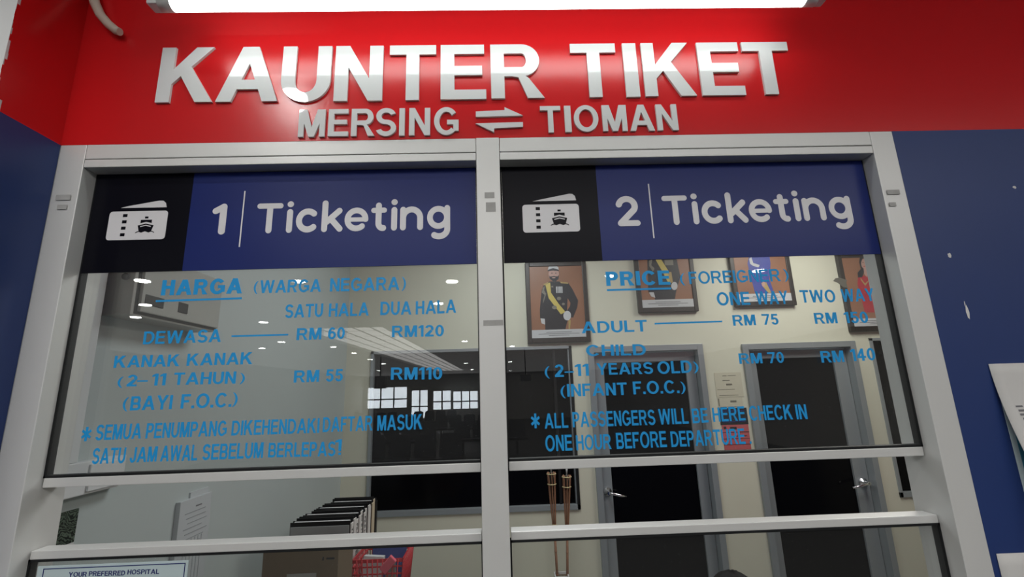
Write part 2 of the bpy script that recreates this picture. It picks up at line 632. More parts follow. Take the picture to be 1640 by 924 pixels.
    if ch == '6':
        w = 0.68
        return [ring(.34, .33, .34, .345, s, b), band(.36, .51, .36, .50, s, b, 48, 190)], w
    if ch == '7':
        w = 0.68
        return [rect(0, 1 - b, w, 1), [[(.14, 0), (.14 + s, 0), (w, 1 - b * .7), (w - s * .95, 1 - b)]]], w
    if ch == '.':
        return [rect(0, 0, s, s * .95)], s
    if ch == '-':
        return [rect(0, .40, .5, .40 + b * .55)], .5
    if ch == '(':
        return [[arcpts(.62, .42, .62, .66, 128, 232, 14) + arcpts(.70, .42, .56, .72, 228, 132, 14)]], .32
    if ch == ')':
        return [[[(.32 - x, y) for x, y in arcpts(.62, .42, .62, .66, 128, 232, 14) + arcpts(.70, .42, .56, .72, 228, 132, 14)]]], .32
    if ch == '!':       # the last mark of the Malay note: a flagged stroke over a dot
        w = 0.40
        return [[[(w - s, .26), (w - s * .15, .26), (w, 1.08), (w - s, 1.08)]], [[(-.06, .86), (.0, .99), (w - s, 1.08), (w - s * .5, 1.02), (w - s, .88)]],
                rect(w - s, 0, w - s * .15, .16)], w
    if ch == '*':
        out = []
        for k in range(3):
            a = math.radians(90 + 60 * k)
            dx, dy = math.cos(a), math.sin(a)
            nx, ny = -dy * s * .55, dx * s * .55
            c, r = (.34, .5), .5
            out.append([[(c[0] - dx * r * .68 + nx, c[1] - dy * r + ny), (c[0] - dx * r * .68 - nx, c[1] - dy * r - ny),
                         (c[0] + dx * r * .68 - nx, c[1] + dy * r - ny), (c[0] + dx * r * .68 + nx, c[1] + dy * r + ny)]])
        return out, .68
    return [], .30


GAP = 0.115


def layout(text, s, b, gap=GAP):
    x, out = 0.0, []
    for ch in text:
        if ch == ' ':
            x += 0.30
            continue
        shapes, w = glyph(ch, s, b)
        out.append((ch, shapes, x, w))
        x += w + gap
    return out, max(x - gap, 1e-6)


def put_word(mb, text, BL, BR, TLv, y, m, s=.20, b=.165, t=0.0005, gap=GAP, x_add=0):
    """set a word on the plane y: BL / BR = ends of its baseline, TLv = row of its top (photo pixels)"""
    p0, p1 = at(BL[0], BL[1], y), at(BR[0], BR[1], y)
    h = at(BL[0], TLv, y).z - p0.z
    gl, tot = layout(text, s, b, gap)
    kx = (p1.x - p0.x) / tot
    sl = (p1.z - p0.z) / (p1.x - p0.x)
    for ch, shapes, x0, w in gl:
        mb.union(shapes, lambda x, z, d: Vector((p0.x + (x0 + x) * kx, d, p0.z + sl * (x0 + x) * kx + z * h)), y, y + t, m)


def put_line(mb, a, b_, th, y, m, t=0.0005):
    p0, p1 = at(a[0], a[1], y), at(b_[0], b_[1], y)
    mb.prism([[(0, 0), (1, 0), (1, 1), (0, 1)]], lambda x, z, d: Vector((p0.x + (p1.x - p0.x) * x, d, p0.z + (p1.z - p0.z) * x + (z - .5) * th)), y, y + t, m)


def thick(pts, w, round_cap=True):
    """outline of a polyline of width w with round ends"""
    pts = [Vector(p) for p in pts]
    L, R = [], []
    n = len(pts)
    for i in range(n):
        t = (pts[min(i + 1, n - 1)] - pts[max(i - 1, 0)]).normalized()
        nn = Vector((-t.y, t.x))
        L.append(pts[i] + nn * w / 2)
        R.append(pts[i] - nn * w / 2)
    out = [tuple(p) for p in L]
    if round_cap:
        t = (pts[-1] - pts[-2]).normalized()
        a = math.degrees(math.atan2(t.y, t.x))
        out += arcpts(pts[-1].x, pts[-1].y, w / 2, w / 2, a + 75, a - 75, 8)
    out += [tuple(p) for p in reversed(R)]
    if round_cap:
        t = (pts[0] - pts[1]).normalized()
        a = math.degrees(math.atan2(t.y, t.x))
        out += arcpts(pts[0].x, pts[0].y, w / 2, w / 2, a + 75, a - 75, 8)
    return [out]


def rounded_glyphs():
    """the round-ended word Ticketing, units: cap height 1, x 0 = stem of the T"""
    w = .20
    h = w / 2
    xh = .79 - h
    S = []
    S.append(thick([(-.35, 1 - h * .9), (.35, 1 - h * .9)], w * .88))
    S.append(thick([(0, h), (0, 1 - h)], w))
    for x in (.68, 4.20):
        S.append(thick([(x, h), (x, xh)], w))
        S.append([arcpts(x, .955, .108, .10, 0, 360, 16)[:-1]])
    S.append(thick(arcpts(1.29, .40, .295, .30, 48, 312, 26), w))                    # c
    S.append(thick([(1.855, h), (1.855, 1.06 - h)], w))                              # k
    S.append(thick([(1.93, .34), (2.34, .70)], w))
    S.append(thick([(2.06, .44), (2.37, h)], w))
    S.append(thick(arcpts(2.925, .40, .305, .30, 0, 310, 28), w * .95))              # e
    S.append(thick([(2.66, .395), (3.225, .395)], w * .72))
    S.append(thick([(3.67, .95 - h), (3.67, .26)] + arcpts(3.82, .26, .15, .165, 180, 275, 9), w))   # t
    S.append(thick([(3.50, .69), (3.86, .69)], w * .86))
    S.append(thick([(4.50, h), (4.50, xh)], w))                                      # n
    S.append(thick([(4.50, .42)] + arcpts(4.79, .41, .29, .285, 178, 0, 18) + [(5.08, h)], w))
    S.append(ring(5.70, .41, .385, .385, w * .96, w * .96))                          # g
    S.append(thick([(6.00, .72), (6.00, .02)] + arcpts(5.72, .02, .28, .24, 0, -125, 14), w))
    return S, -.44, 6.10


# ------------------------------------------------------------------ the setting
RO, L_, R_, ML, MR = 0.7773, -0.7643, 0.7322, -0.0376, 0.0064
PIER = -0.813
ZT, ZG, ZB = 2.2735, 2.2439, 2.2276
Z1T, Z1B, Z2T, Z2B = 1.6822, 1.6672, 1.5725, 1.5597
SILL = 1.02
YB, XI, XIR, ZIC, ZHC = 2.8, -1.19, 4.2, 3.2, 3.0
RF = 0.029       # front of the rails

# counter wall: red above, blue below
mb = MB()
mb.box(PIER, 6, 0, .11, ZT, 3.4, M['red'])
mb.box(RO, 6, 0, .11, 0, ZT, M['blue'])
mb.box(PIER, RO, 0, .11, 0, SILL - .03, M['blue'])
wall = mb.build('wall_front')
tag(wall, kind='structure')
# chipped paint on the blue field
mb = MB()
for u, v, rx, rz in [(1624.5, 300, 3.5, 3), (1520.5, 409, 3.6, 4.5), (1549.5, 500, 3.0, 12), (1545, 487, 1.0, 6)]:
    c = at(u, v, 0)
    rnd = random.Random(int(u))
    pts = [(c.x + math.cos(a) * rx * .00105 * rnd.uniform(.75, 1.15), -.0004, c.z + math.sin(a) * rz * .00105 * rnd.uniform(.75, 1.15))
           for a in [2 * math.pi * i / 14 for i in range(14)]]
    mb.poly(pts, M['chip'])
par(mb.build('paint_chip'), wall)

# pier beside the counter: its flank red over blue, its front face white
mb = MB()
rnd = random.Random(4)
zs = [0, ZT] + [ZT + .02 + i * .012 for i in range(40)] + [3.4]
mb.box(-6, PIER, -.118, .11, 0, 3.4, M['whitewall'])
for z0, z1 in zip(zs, zs[1:]):
    f = -.1192 + (rnd.uniform(0, .006) if z0 > ZT else .012)
    mb.poly([(PIER + .0006, f, z0), (PIER + .0006, 0, z0), (PIER + .0006, 0, z1), (PIER + .0006, f, z1)], M['red'] if z0 >= ZT - .001 else M['blue'])
pier = mb.build('wall_left', recalc=False)
tag(pier, kind='structure')

# booth behind the counter
def wall_xz(mb, x0, x1, z0, z1, holes, y0, y1, m):
    xs = sorted({x0, x1, *[min(max(h[i], x0), x1) for h in holes for i in (0, 1)]})
    for xa, xb in zip(xs, xs[1:]):
        xm = (xa + xb) / 2
        cuts = sorted([(h[2], h[3]) for h in holes if h[0] < xm < h[1]])
        z = z0
        for a, b in cuts:
            if a > z:
                mb.box(xa, xb, y0, y1, z, a, m)
            z = b
        if z < z1:
            mb.box(xa, xb, y0, y1, z, z1, m)


D1, D2 = (.672, 1.575, 0, 2.112), (1.888, 2.792, 0, 2.10)
W2, W3 = (-1.0, .547, .945, 2.128), (2.918, 3.75, .942, 2.118)
mb = MB()
wall_xz(mb, XI, XIR, 0, ZIC, [W2, D1, D2, W3], YB, YB + .12, M['cream'])
tag(mb.build('wall_back'), kind='structure')
mb = MB()
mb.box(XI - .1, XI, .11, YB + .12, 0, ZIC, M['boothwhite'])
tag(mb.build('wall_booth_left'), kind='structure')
mb = MB()
mb.box(XIR, XIR + .1, .11, YB + .12, 0, ZIC, M['cream'])
tag(mb.build('wall_booth_right'), kind='structure')
mb = MB()
mb.box(XI - .1, XIR + .1, .11, YB + .12, ZIC, ZIC + .1, M['ceil'])
tag(mb.build('ceiling_booth'), kind='structure')
mb = MB()
mb.box(XI - .1, XIR + .1, .0, YB + 1.2, -.1, 0, M['tile'])
tag(mb.build('floor_booth'), kind='structure')
# dark rooms behind the tinted doors and windows
mb = MB()
mb.box(XI - .1, XIR + .1, YB + 1.1, YB + 1.2, 0, ZIC, M['inkdark'])
tag(mb.build('wall_far'), kind='structure')

# hall around the camera (seen in the glass)
HX0, HX1, HY = -9.0, 8.0, -30.0
mb = MB()
mb.box(HX0 - .2, HX1 + .2, HY, 0, -.1, 0, M['hallfloor'])
tag(mb.build('floor_hall'), kind='structure')
SKY = (-3.75, -2.15, -26.5, -7.5)
mb = MB()
mb.box(HX0, SKY[0], HY, 0, ZHC, ZHC + .1, M['hallceil'])
mb.box(SKY[1], HX1, HY, 0, ZHC, ZHC + .1, M['hallceil'])
mb.box(SKY[0], SKY[1], HY, SKY[2], ZHC, ZHC + .1, M['hallceil'])
mb.box(SKY[0], SKY[1], SKY[3], 0, ZHC, ZHC + .1, M['hallceil'])
tag(mb.build('ceiling_hall'), kind='structure')
# skylight: lit panels in a dark grid
mb = MB()
nx, ny = 5, 22
for i in range(nx):
    for j in range(ny):
        xa = SKY[0] + (SKY[1] - SKY[0]) * i / nx
        xb = SKY[0] + (SKY[1] - SKY[0]) * (i + 1) / nx
        ya = SKY[2] + (SKY[3] - SKY[2]) * j / ny
        yb = SKY[2] + (SKY[3] - SKY[2]) * (j + 1) / ny
        mb.box(xa + .035, xb - .035, ya + .06, yb - .06, ZHC + .05, ZHC + .06, M['skylight'])
mb.box(SKY[0], SKY[1], SKY[2], SKY[3], ZHC + .07, ZHC + .09, M['inkdark'])
tag(mb.build('window_skylight'), kind='structure')
mb = MB()
mb.box(HX0 - .2, HX0, HY, 0, 0, ZHC, M['hallwall'])
tag(mb.build('wall_hall_left'), kind='structure')
mb = MB()
mb.box(HX1, HX1 + .2, HY, 0, 0, ZHC, M['hallwall'])
tag(mb.build('wall_hall_right'), kind='structure')
mb = MB()
hw = [(-8.75, -6.2, .95, 2.25), (-5.9, -4.85, .25, 2.0), (-4.5, -3.35, .75, 1.92), (-3.2, -1.6, .75, 1.85)]
wall_xz(mb, HX0, HX1, 0, ZHC, hw, HY - .2, HY, M['hallwall'])
for k, (a, b, c, d) in enumerate(hw):
    for q in range(1, 3 if b - a > 1.2 else 2):
        xm = a + (b - a) * q / (3 if b - a > 1.2 else 2)
        mb.box(xm - .04, xm + .04, HY - .12, HY - .06, c, d, M['inkdark'])
    zm = c + (d - c) * .42
    mb.box(a, b, HY - .12, HY - .06, zm - .04, zm + .04, M['inkdark'])
tag(mb.build('wall_hall_far'), kind='structure')

# ------------------------------------------------------------------ aluminium counter window
win = thing('window_1', (0, 0, SILL), None, None, kind='structure')
g = .0007


def fbox(name, *a, m='alu', bev=.0012):
    x = MB()
    x.box(*a, M[m], bev)
    return x.build(name, win)


fbox('jamb', PIER + .001, L_, .0, .075, SILL, ZT)
fbox('jamb', R_, RO, .0, .075, SILL, ZT)
fbox('mullion', ML, MR, -.0015, .075, SILL, ZT)
for x0, x1 in ((L_, ML), (MR, R_)):
    fbox('header', x0 + g, x1 - g, 0, .075, ZG + .0007, ZT)
    fbox('header_bead', x0 + g, x1 - g, .0, .06, ZB, ZG - .0009)
    fbox('rail', x0 + g * 3, x1 - g * 3, RF, .062, Z1B, Z1T)
    fbox('rail', x0 + g * 3, x1 - g * 3, RF, .058, Z2B, Z2T)
    fbox('sill', x0 + g, x1 - g, 0, .09, SILL - .03, SILL)
    # groove shadow backing
    fbox('groove', x0, x1, .004, .05, ZG - .0012, ZG + .001, m='gap', bev=0)
    for z0, z1 in ((Z1T, ZB), (SILL, Z2B)):
        x = MB()
        x.box(x0, x0 + .003, .0298, .044, z0, z1, M['gasket'])
        x.box(x1 - .003, x1, .0298, .044, z0, z1, M['gasket'])
        x.box(x0, x1, .0298, .044, z0, z0 + .004, M['gasket'])
        x.box(x0, x1, .0298, .044, z1 - .004, z1, M['gasket'])
        x.build('gasket', win)
        x = MB()
        x.box(x0 + .001, x1 - .001, .031, .036, z0 + .001, z1 - .001, M['glass'])
        x.build('glass_pane', win)
# tape residue on the posts
mb = MB()
for u0, v0, u1, v1 in [(776, 308, 792, 317), (778, 324, 794, 339), (90, 312, 112, 320), (92, 328, 106, 335), (1420, 304, 1442, 311), (1424, 324, 1436, 330)]:
    p, q = at(u0, v0, -.0018), at(u1, v1, -.0018)
    mb.poly([(p.x, -.0018, q.z), (q.x, -.0018, q.z), (q.x, -.0018, p.z), (p.x, -.0018, p.z)], M['tapemark'])
p, q = at(774, 513, -.0018), at(806, 521, -.0018)
mb.poly([(p.x, -.0018, q.z), (q.x, -.0018, q.z), (q.x, -.0018, p.z), (p.x, -.0018, p.z)], M['tapemark'])
mb.build('tape_residue', win)

# ------------------------------------------------------------------ doors and windows of the booth's back wall
def door(n, d, gl, gtop, lever):
    x0, x1, z0, z1 = d
    root = thing('door_%d' % n, ((x0 + x1) / 2, YB, 0), None, None, kind='structure')
    x = MB()
    f = .045
    x.box(x0, x0 + f, YB - .022, YB + .11, 0, z1, M['aludark'], .002)
    x.box(x1 - f, x1, YB - .022, YB + .11, 0, z1, M['aludark'], .002)
    x.box(x0 + f, x1 - f, YB - .022, YB + .11, z1 - f, z1, M['aludark'], .002)
    x.build('door_frame', root)
    a, b = x0 + f + .004, x1 - f - .004
    x = MB()
    x.box(a, gl[0], YB + .045, YB + .085, .01, z1 - f - .005, M['aludark'], .002)
    x.box(gl[1], b, YB + .045, YB + .085, .01, z1 - f - .005, M['aludark'], .002)
    x.box(gl[0], gl[1], YB + .045, YB + .085, gtop, z1 - f - .005, M['aludark'], .002)
    x.box(gl[0], gl[1], YB + .045, YB + .085, .01, .16, M['aludark'], .002)
    x.build('door_leaf', root)
    x = MB()
    x.box(gl[0], gl[1], YB + .062, YB + .07, .16, gtop, M['tinted'])
    x.build('tinted_pane', root)
    hx = (a + gl[0]) / 2 if lever > 0 else (gl[1] + b) / 2
    hz = 1.048
    x = MB()
    x.lathe([(.030, YB + .046), (.032, YB + .040), (.030, YB + .030), (.014, YB + .026), (.012, YB - .02), (.013, YB - .026)], (hx, 0, hz), M['chrome'], 20, 'y')
    x.tube([(hx, YB - .018, hz), (hx + lever * .03, YB - .024, hz - .004), (hx + lever * .08, YB - .022, hz - .018), (hx + lever * .125, YB - .016, hz - .026)],
           [.011, .010, .009, .007], M['chrome'], 12)
    h = x.build('door_handle', root)
    h['label'] = 'satin chrome lever handle'
    return root


door(1, D1, (.800, 1.450), 1.99, 1)
door(2, D2, (2.012, 2.640), 1.985, -1)


def booth_window(n, w):
    x0, x1, z0, z1 = w
    root = thing('window_%d' % n, ((x0 + x1) / 2, YB, z0), None, None, kind='structure')
    x = MB()
    x.box(x0, x1, YB - .012, YB + .09, z0, z0 + .035, M['aludark'], .001)
    x.box(x0, x1, YB - .012, YB + .09, z1 - .022, z1, M['aludark'], .001)
    x.box(x0, x0 + .022, YB - .012, YB + .09, z0, z1, M['aludark'], .001)
    x.box(x1 - .022, x1, YB - .012, YB + .09, z0, z1, M['gasket'], .001)
    x.box(x1 - .030, x1 - .022, YB - .004, YB + .06, z0, z1, M['aludark'])
    xm = x0 + (x1 - x0) * .905 if n == 2 else x0 + .6
    x.box(xm, xm + .02, YB + .012, YB + .05, z0 + .035, z1 - .02, M['blackplastic'])
    x.build('window_frame', root)
    x = MB()
    x.box(x0 + .02, x1 - .02, YB + .03, YB + .036, z0 + .03, z1 - .02, M['tinted'])
    x.build('tinted_pane', root)


booth_window(2, W2)
booth_window(3, W3)

# ------------------------------------------------------------------ raised lettering on the red wall
YL = -.0050


def raised(parent, ch, BL, BR, TLv, s, b, d=.0048):
    mb = MB()
    y = YL
    p0, p1 = at(*BL, y), at(*BR, y)
    h = at(BL[0], TLv, y).z - p0.z
    sh, w = glyph(ch, s, b)
    kx = (p1.x - p0.x) / w
    sl = (p1.z - p0.z) / (p1.x - p0.x)
    mb.union(sh, lambda x, z, dd: Vector((p0.x + x * kx, dd, p0.z + sl * x * kx + z * h)), y, y + d, M['letter'])
    return mb.build('letter', parent)


t1 = thing('sign_lettering', (0, -.005, 2.31), 'large raised white letters spelling KAUNTER TIKET on the red wall', 'sign')
# (letter, left px, right px at the baseline)
for ch, u0, u1, v in [('K', 247.5, 339, 164), ('A', 344, 443.5, 163), ('U', 447, 527, 162.3), ('N', 533.5, 611.5, 161.8), ('T', 622, 698, 160.5), ('E', 705.5, 779, 159.2),
                      ('R', 787, 872.5, 157.5), ('T', 918, 992, 155.8), ('I', 1004, 1026, 155), ('K', 1034.5, 1117, 154), ('E', 1126, 1195.5, 152.8), ('T', 1200, 1275, 151.2)]:
    tv = 76.5 - (u0 - 247) * (9.5 / 1000)
    raised(t1, ch, (u0, v), (u1, v - (u1 - u0) * .0128), tv, .225, .172)
t2 = thing('sign_lettering', (0, -.005, 2.28), 'smaller raised white letters reading MERSING and TIOMAN with two arrows between', 'sign')
for ch, u0, u1, v in [('M', 476.5, 519, 219.0), ('E', 524.5, 557, 218.0), ('R', 561.5, 599.5, 217.7), ('S', 601, 634, 217.2), ('I', 638.8, 647.6, 217), ('N', 654.8, 688.6, 216.6), ('G', 695, 734.5, 215.6),
                      ('T', 866.5, 899.5, 212.2), ('I', 905.7, 916, 211.4), ('O', 920.5, 960, 210.3), ('M', 966.5, 1005.7, 209.9), ('A', 1010, 1049.5, 209.5), ('N', 1054, 1087.5, 208.6)]:
    tv = 175.6 - (u0 - 476) * (9.0 / 612)
    raised(t2, ch, (u0, v), (u1, v - (u1 - u0) * .013), tv, .205, .165, .0048)
for poly in ([(762, 187), (762, 178.5), (808, 176.2), (808, 171.5), (837.5, 184.8)],
             [(761.5, 197.5), (837.5, 195.4), (837.5, 203), (791.5, 205.4), (791.5, 211.8)]):
    mb = MB()
    pp = [at(u, v, YL) for u, v in poly]
    mb.prism([[(p.x, p.z) for p in pp]], lambda x, z, d: Vector((x, d, z)), YL, YL + .0048, M['letter'])
    mb.build('arrow', t2)

# ------------------------------------------------------------------ fluorescent batten above the counter
lamp = thing('fluorescent_lamp', (0, -.05, 2.49), 'long white fluorescent tube lamp glowing above the raised lettering', 'lamp')
yt = -.092
pa, pb = Vector((-.572, yt, 2.4965)), Vector((.580, yt, 2.4955))
mb = MB()
mb.tube([pa, pb], .0145, M['tube'], 20)
mb.build('tube', lamp)
mb = MB()
mb.tube([pa + Vector((.002, 0, 0)), pa + Vector((-.020, 0, 0))], .0152, M['alu'], 18)
mb.build('end_cap', lamp)
mb = MB()
mb.tube([pb + Vector((-.002, 0, 0)), pb + Vector((.020, 0, 0))], .0152, M['alu'], 18)
mb.build('end_cap', lamp)
mb = MB()
mb.box(-.607, .616, -.110, -.074, 2.514, 2.552, M['whiteplastic'], .004)
mb.box(-.610, -.589, -.104, -.080, 2.486, 2.520, M['whiteplastic'], .003)
mb.box(.597, .618, -.104, -.080, 2.486, 2.520, M['whiteplastic'], .003)
mb.build('batten', lamp)
for x in (-.35, .35):
    mb = MB()
    mb.box(x - .012, x + .012, -.098, -.086, 2.55, 2.64, M['whiteplastic'])
    mb.box(x - .012, x + .012, -.098, .0, 2.628, 2.64, M['whiteplastic'])
    mb.build('wall_bracket', lamp)

# bent conduit end on the red wall
mb = MB()
cp = [at(u, v, -.014) for u, v in [(146, -40), (148, -15), (152, 5), (161, 24), (174, 39), (186, 49), (192, 51)]]
mb.tube(cp, [.0085, .0085, .0085, .0083, .0083, .008, .0072], M['conduit'], 14)
tag(mb.build('conduit'), 'curved cream cable conduit end on the red wall beside the lamp', 'conduit')

# ------------------------------------------------------------------ ticketing signs on the glass
YS = .0284


def sign(which):
    if which == 1:
        x0, x1, xb = L_ + .0035, ML - .0035, -.5795
        lab = 'black and blue Ticketing sign with the number 1, on the glass beside the pier'
    else:
        x0, x1, xb = MR + .0035, R_ - .0035, .1945
        lab = 'black and blue Ticketing sign with the number 2, over the foreigner prices'
    z0, z1 = 2.0325, ZB - .001
    root = thing('ticketing_sign', ((x0 + x1) / 2, YS, z0), lab, 'sign')
    mb = MB()
    mb.box(x0, xb, YS, .0306, z0, z1, M['signblack'])
    mb.build('black_panel', root)
    mb = MB()
    mb.box(xb, x1, YS, .0306, z0, z1, M['signblue'])
    mb.build('blue_panel', root)
    y0, y1 = YS - .0006, YS + .0002
    to3 = lambda x, z, d: Vector((x, d, z))
    # ticket icon
    if which == 1:
        tk = [(176, 339.2), (269, 337.3), (264.7, 383.1), (170, 384.9)]
        up = [(194, 333.3), (205, 330.5), (256, 321.4), (262, 321.5), (266, 325), (267.2, 332)]
    else:
        tk = [(836.2, 328.4), (926.6, 326.2), (929.3, 370.3), (838.2, 373.1)]
        up = [(853, 322.6), (866, 319.6), (911.5, 310.4), (916.5, 310.8), (920.5, 314), (922.6, 320.9)]
    tl, tr, br, bl = [at(u, v, YS) for u, v in tk]
    xa, xc = (tl.x + bl.x) / 2, (tr.x + br.x) / 2
    za, zc = (bl.z + br.z) / 2, (tl.z + tr.z) / 2
    W, H = xc - xa, zc - za
    r = .006
    pts = (arcpts(xc - r, zc - r, r, r, 0, 90, 5) + arcpts(xa + r, zc - r, r, r, 90, 180, 5) +
           arcpts(xa + r, za + r, r, r, 180, 270, 5) + arcpts(xc - r, za + r, r, r, 270, 360, 5))
    mb = MB()
    mb.prism([pts], to3, y0, y1, M['signwhite'])
    mb.prism([[(p.x, p.z) for p in [at(u, v, YS) for u, v in up]]], to3, y0, y1, M['signwhite'])
    icon = mb.build('ticket_icon', root)
    y2 = y0 - .0004
    mb = MB()
    P = lambda u, v: (xa + u * W, za + v * H)
    for vv in (.85, .63, .41, .18):
        mb.prism([[P(.235, vv - .052), P(.31, vv - .052), P(.31, vv + .052), P(.235, vv + .052)]], to3, y2, y0, M['signblack'])
    mb.prism([[P(.618, .735), P(.674, .735), P(.674, .80), P(.618, .80)]], to3, y2, y0, M['signblack'])
    mb.prism([[P(.553, .57), P(.648, .615), P(.742, .57), P(.742, .685), P(.553, .685)]], to3, y2, y0, M['signblack'])
    mb.prism([[P(.513, .49), P(.545, .27), P(.585, .24), P(.62, .265), P(.648, .285), P(.676, .265), P(.71, .24), P(.75, .27), P(.783, .49), P(.648, .55)],
              [P(.556, .43), P(.648, .475), P(.74, .43), P(.74, .465), P(.648, .515), P(.556, .465)]], to3, y2, y0, M['signblack'])
    for sgn in (-1, 1):
        pts2 = [(.648 + sgn * .10, .285), (.648 + sgn * .13, .27), (.648 + sgn * .16, .235)]
        mb.prism([[P(a, b + .014) for a, b in pts2] + [P(a, b - .014) for a, b in reversed(pts2)]], to3, y2, y0, M['signblack'])
    mb.build('ship_symbol', icon)
    # number, divider, word
    if which == 1:
        A, B, T = at(429.5, 373.8, YS), at(719.5, 367.4, YS), at(430.2, 325.8, YS)
        gl = at(412.5, 330, YS).x
        gr = at(721, 345, YS).x
        na, nb = at(354.2, 375.5, YS), at(360, 326.5, YS)
        da, db = at(383.5, 395.5, YS), at(392.5, 306, YS)
        nx0 = at(341.5, 335, YS).x
    else:
        A, B, T = at(1083.8, 360.5, YS), at(1360, 352, YS), at(1080, 313.6, YS)
        gl = at(1059, 318, YS).x
        gr = at(1364.5, 340, YS).x
        na, nb = at(988, 362.3, YS), at(1000, 314.4, YS)
        da, db = at(1047.6, 381.3, YS), at(1038, 294.5, YS)
        nx0 = at(985, 325, YS).x
    S, sx0, sx1 = rounded_glyphs()
    kx = (gr - gl) / (sx1 - sx0)
    h = T.z - A.z
    sl = (B.z - A.z) / (B.x - A.x)
    mb = MB()
    if True:
        mb.union(S, lambda x, z, d: Vector((gl + (x - sx0) * kx, d, A.z + sl * (x - sx0) * kx + z * h)), y0, y1, M['signwhite'])
    mb.build('sign_word', root)
    hh = nb.z - na.z
    mb = MB()
    if which == 1:
        x1_ = na.x
        mb.union([thick([(0, .1), (0, .90)], .21), thick([(0, .90), (-.235, .765)], .20)], lambda x, z, d: Vector((x1_ + x * hh, d, na.z + z * hh)), y0, y1, M['signwhite'])
    else:
        f = lambda x, z, d: Vector((nx0 + (x + .0) * hh, d, na.z + z * hh))
        mb.union([thick(arcpts(.36, .66, .255, .245, 165, -30, 20) + [(.14, .10)], .20), thick([(.13, .09), (.66, .09)], .19)], f, y0, y1, M['signwhite'])
    mb.build('sign_number', root)
    mb = MB()
    xd = (da.x + db.x) / 2
    mb.box(xd - .0012, xd + .0012, y0, y1, da.z, db.z, M['signwhite'])
    mb.build('divider', root)
    return root


sign(1)
sign(2)

# ------------------------------------------------------------------ sky blue price lettering on the glass
YV = .0302
pl = thing('price_lettering', (-.4, YV, 1.69), 'blue vinyl Malay price list headed HARGA, on the pane under sign number 1', 'lettering')


def line(parent, name, words, lines=(), s=.205, b=.165):
    mb = None
    for i, w in enumerate(words):
        if mb is None:
            mb = MB()
        put_word(mb, w[0], w[1], w[2], w[3], YV, M['vinyl'], *(w[4] if len(w) > 4 else (s, b)))
        nxt = words[i + 1][0] if i + 1 < len(words) else ''
        if w[0] in ('(', 'RM', '2') or nxt in (')', '.', '!', '11'):
            continue
        mb.build('price' if (w[0][:2] == 'RM' or w[0].isdigit()) else name, parent)
        mb = None
    for a, c, th in lines:
        mb = MB()
        put_line(mb, a, c, th, YV, M['vinyl'])
        mb.build('rule', parent)


HV = (.26, .20)
line(pl, 'heading_word', [('HARGA', (257.3, 473.2), (387.1, 469.8), 448.7, HV), ('(', (405.8, 469), (412.3, 468.8), 449.5), ('WARGA', (415.6, 469.4), (513.7, 467.1), 449),
                     ('NEGARA', (528.1, 466.8), (639.5, 464.3), 445.8), (')', (643.3, 463.5), (649.8, 463.3), 442.5)], [((249.3, 482.2), (387.1, 477.6), .0036)])
line(pl, 'column_heading_word', [('SATU', (456, 509.2), (516.6, 507.2), 487.9), ('HALA', (526.2, 507.2), (590.4, 505.3), 486), ('DUA', (609, 504.6), (658.8, 503.7), 483.3),
                            ('HALA', (665.7, 503.7), (730.6, 500.7), 482.4)])
line(pl, 'fare_label', [('DEWASA', (228.5, 551.5), (353.2, 547.5), 531), ('RM', (474.6, 544.7), (514.2, 543.5), 525.7), ('60', (525.1, 543.1), (551.7, 542.4), 524.5),
                      ('RM120', (627.5, 540.1), (710.9, 538.4), 521.8)], [((370.7, 538.4), (461.4, 535.9), .0030)])
line(pl, 'fare_label', [('KANAK', (181.4, 589.1), (286.5, 586.4), 570), ('KANAK', (298.4, 585.9), (403.6, 583), 566.6), ('(', (187.3, 619.5), (195.6, 619.3), 602.5),
                      ('2', (202.3, 618.9), (218.2, 618.6), 600.5), ('11', (242, 617.7), (264.3, 617.0), 598.6), ('TAHUN', (277, 616.6), (376.8, 614.3), 597), (')', (383.3, 613.5), (391.3, 613.3), 596.5),
                      ('RM', (470.2, 612.8), (510.5, 611.4), 593.6), ('55', (521.2, 611), (548.8, 610.3), 591.7), ('RM110', (625.9, 608), (708.2, 607.3), 588.6)],
     [((219.5, 610.4), (236.4, 610), .0024)])
line(pl, 'fare_label', [('(', (195.5, 656.5), (203.6, 656.3), 635.5), ('BAYI', (207.5, 657.5), (274.5, 655.2), 634.8), ('F.O.C.', (288.6, 654.5), (370, 651.6), 631.5), (')', (371.4, 649.3), (379.6, 649), 627.5)])
NV = (.20, .155)
line(pl, 'note_word', [('*', (128.4, 706.8), (144.2, 706.4), 684, (.15, .2)), ('SEMUA', (151.8, 705.2), (225, 702.3), 680.7), ('PENUMPANG', (232.5, 702.3), (362, 697.8), 678), ('DIKEHENDAKI', (370, 697.6), (510.7, 693.2), 673.9),
                  ('DAFTAR', (516.5, 692.1), (596.5, 689.3), 668.4), ('MASUK', (603.9, 689.8), (676.2, 687.4), 665.4),
                  ('SATU', (146.1, 743.2), (199, 741.6), 718.2), ('JAM', (206.8, 740.9), (250, 739.1), 716.6), ('AWAL', (255.9, 739.1), (315, 737.3), 714), ('SEBELUM', (323, 736.8), (420.6, 733.2), 711.8),
                  ('BERLEPAS', (429, 732.6), (536.7, 730.3), 709.4), ('!', (536.5, 728.7), (546.5, 728.5), 705.5)], s=.20, b=.155)

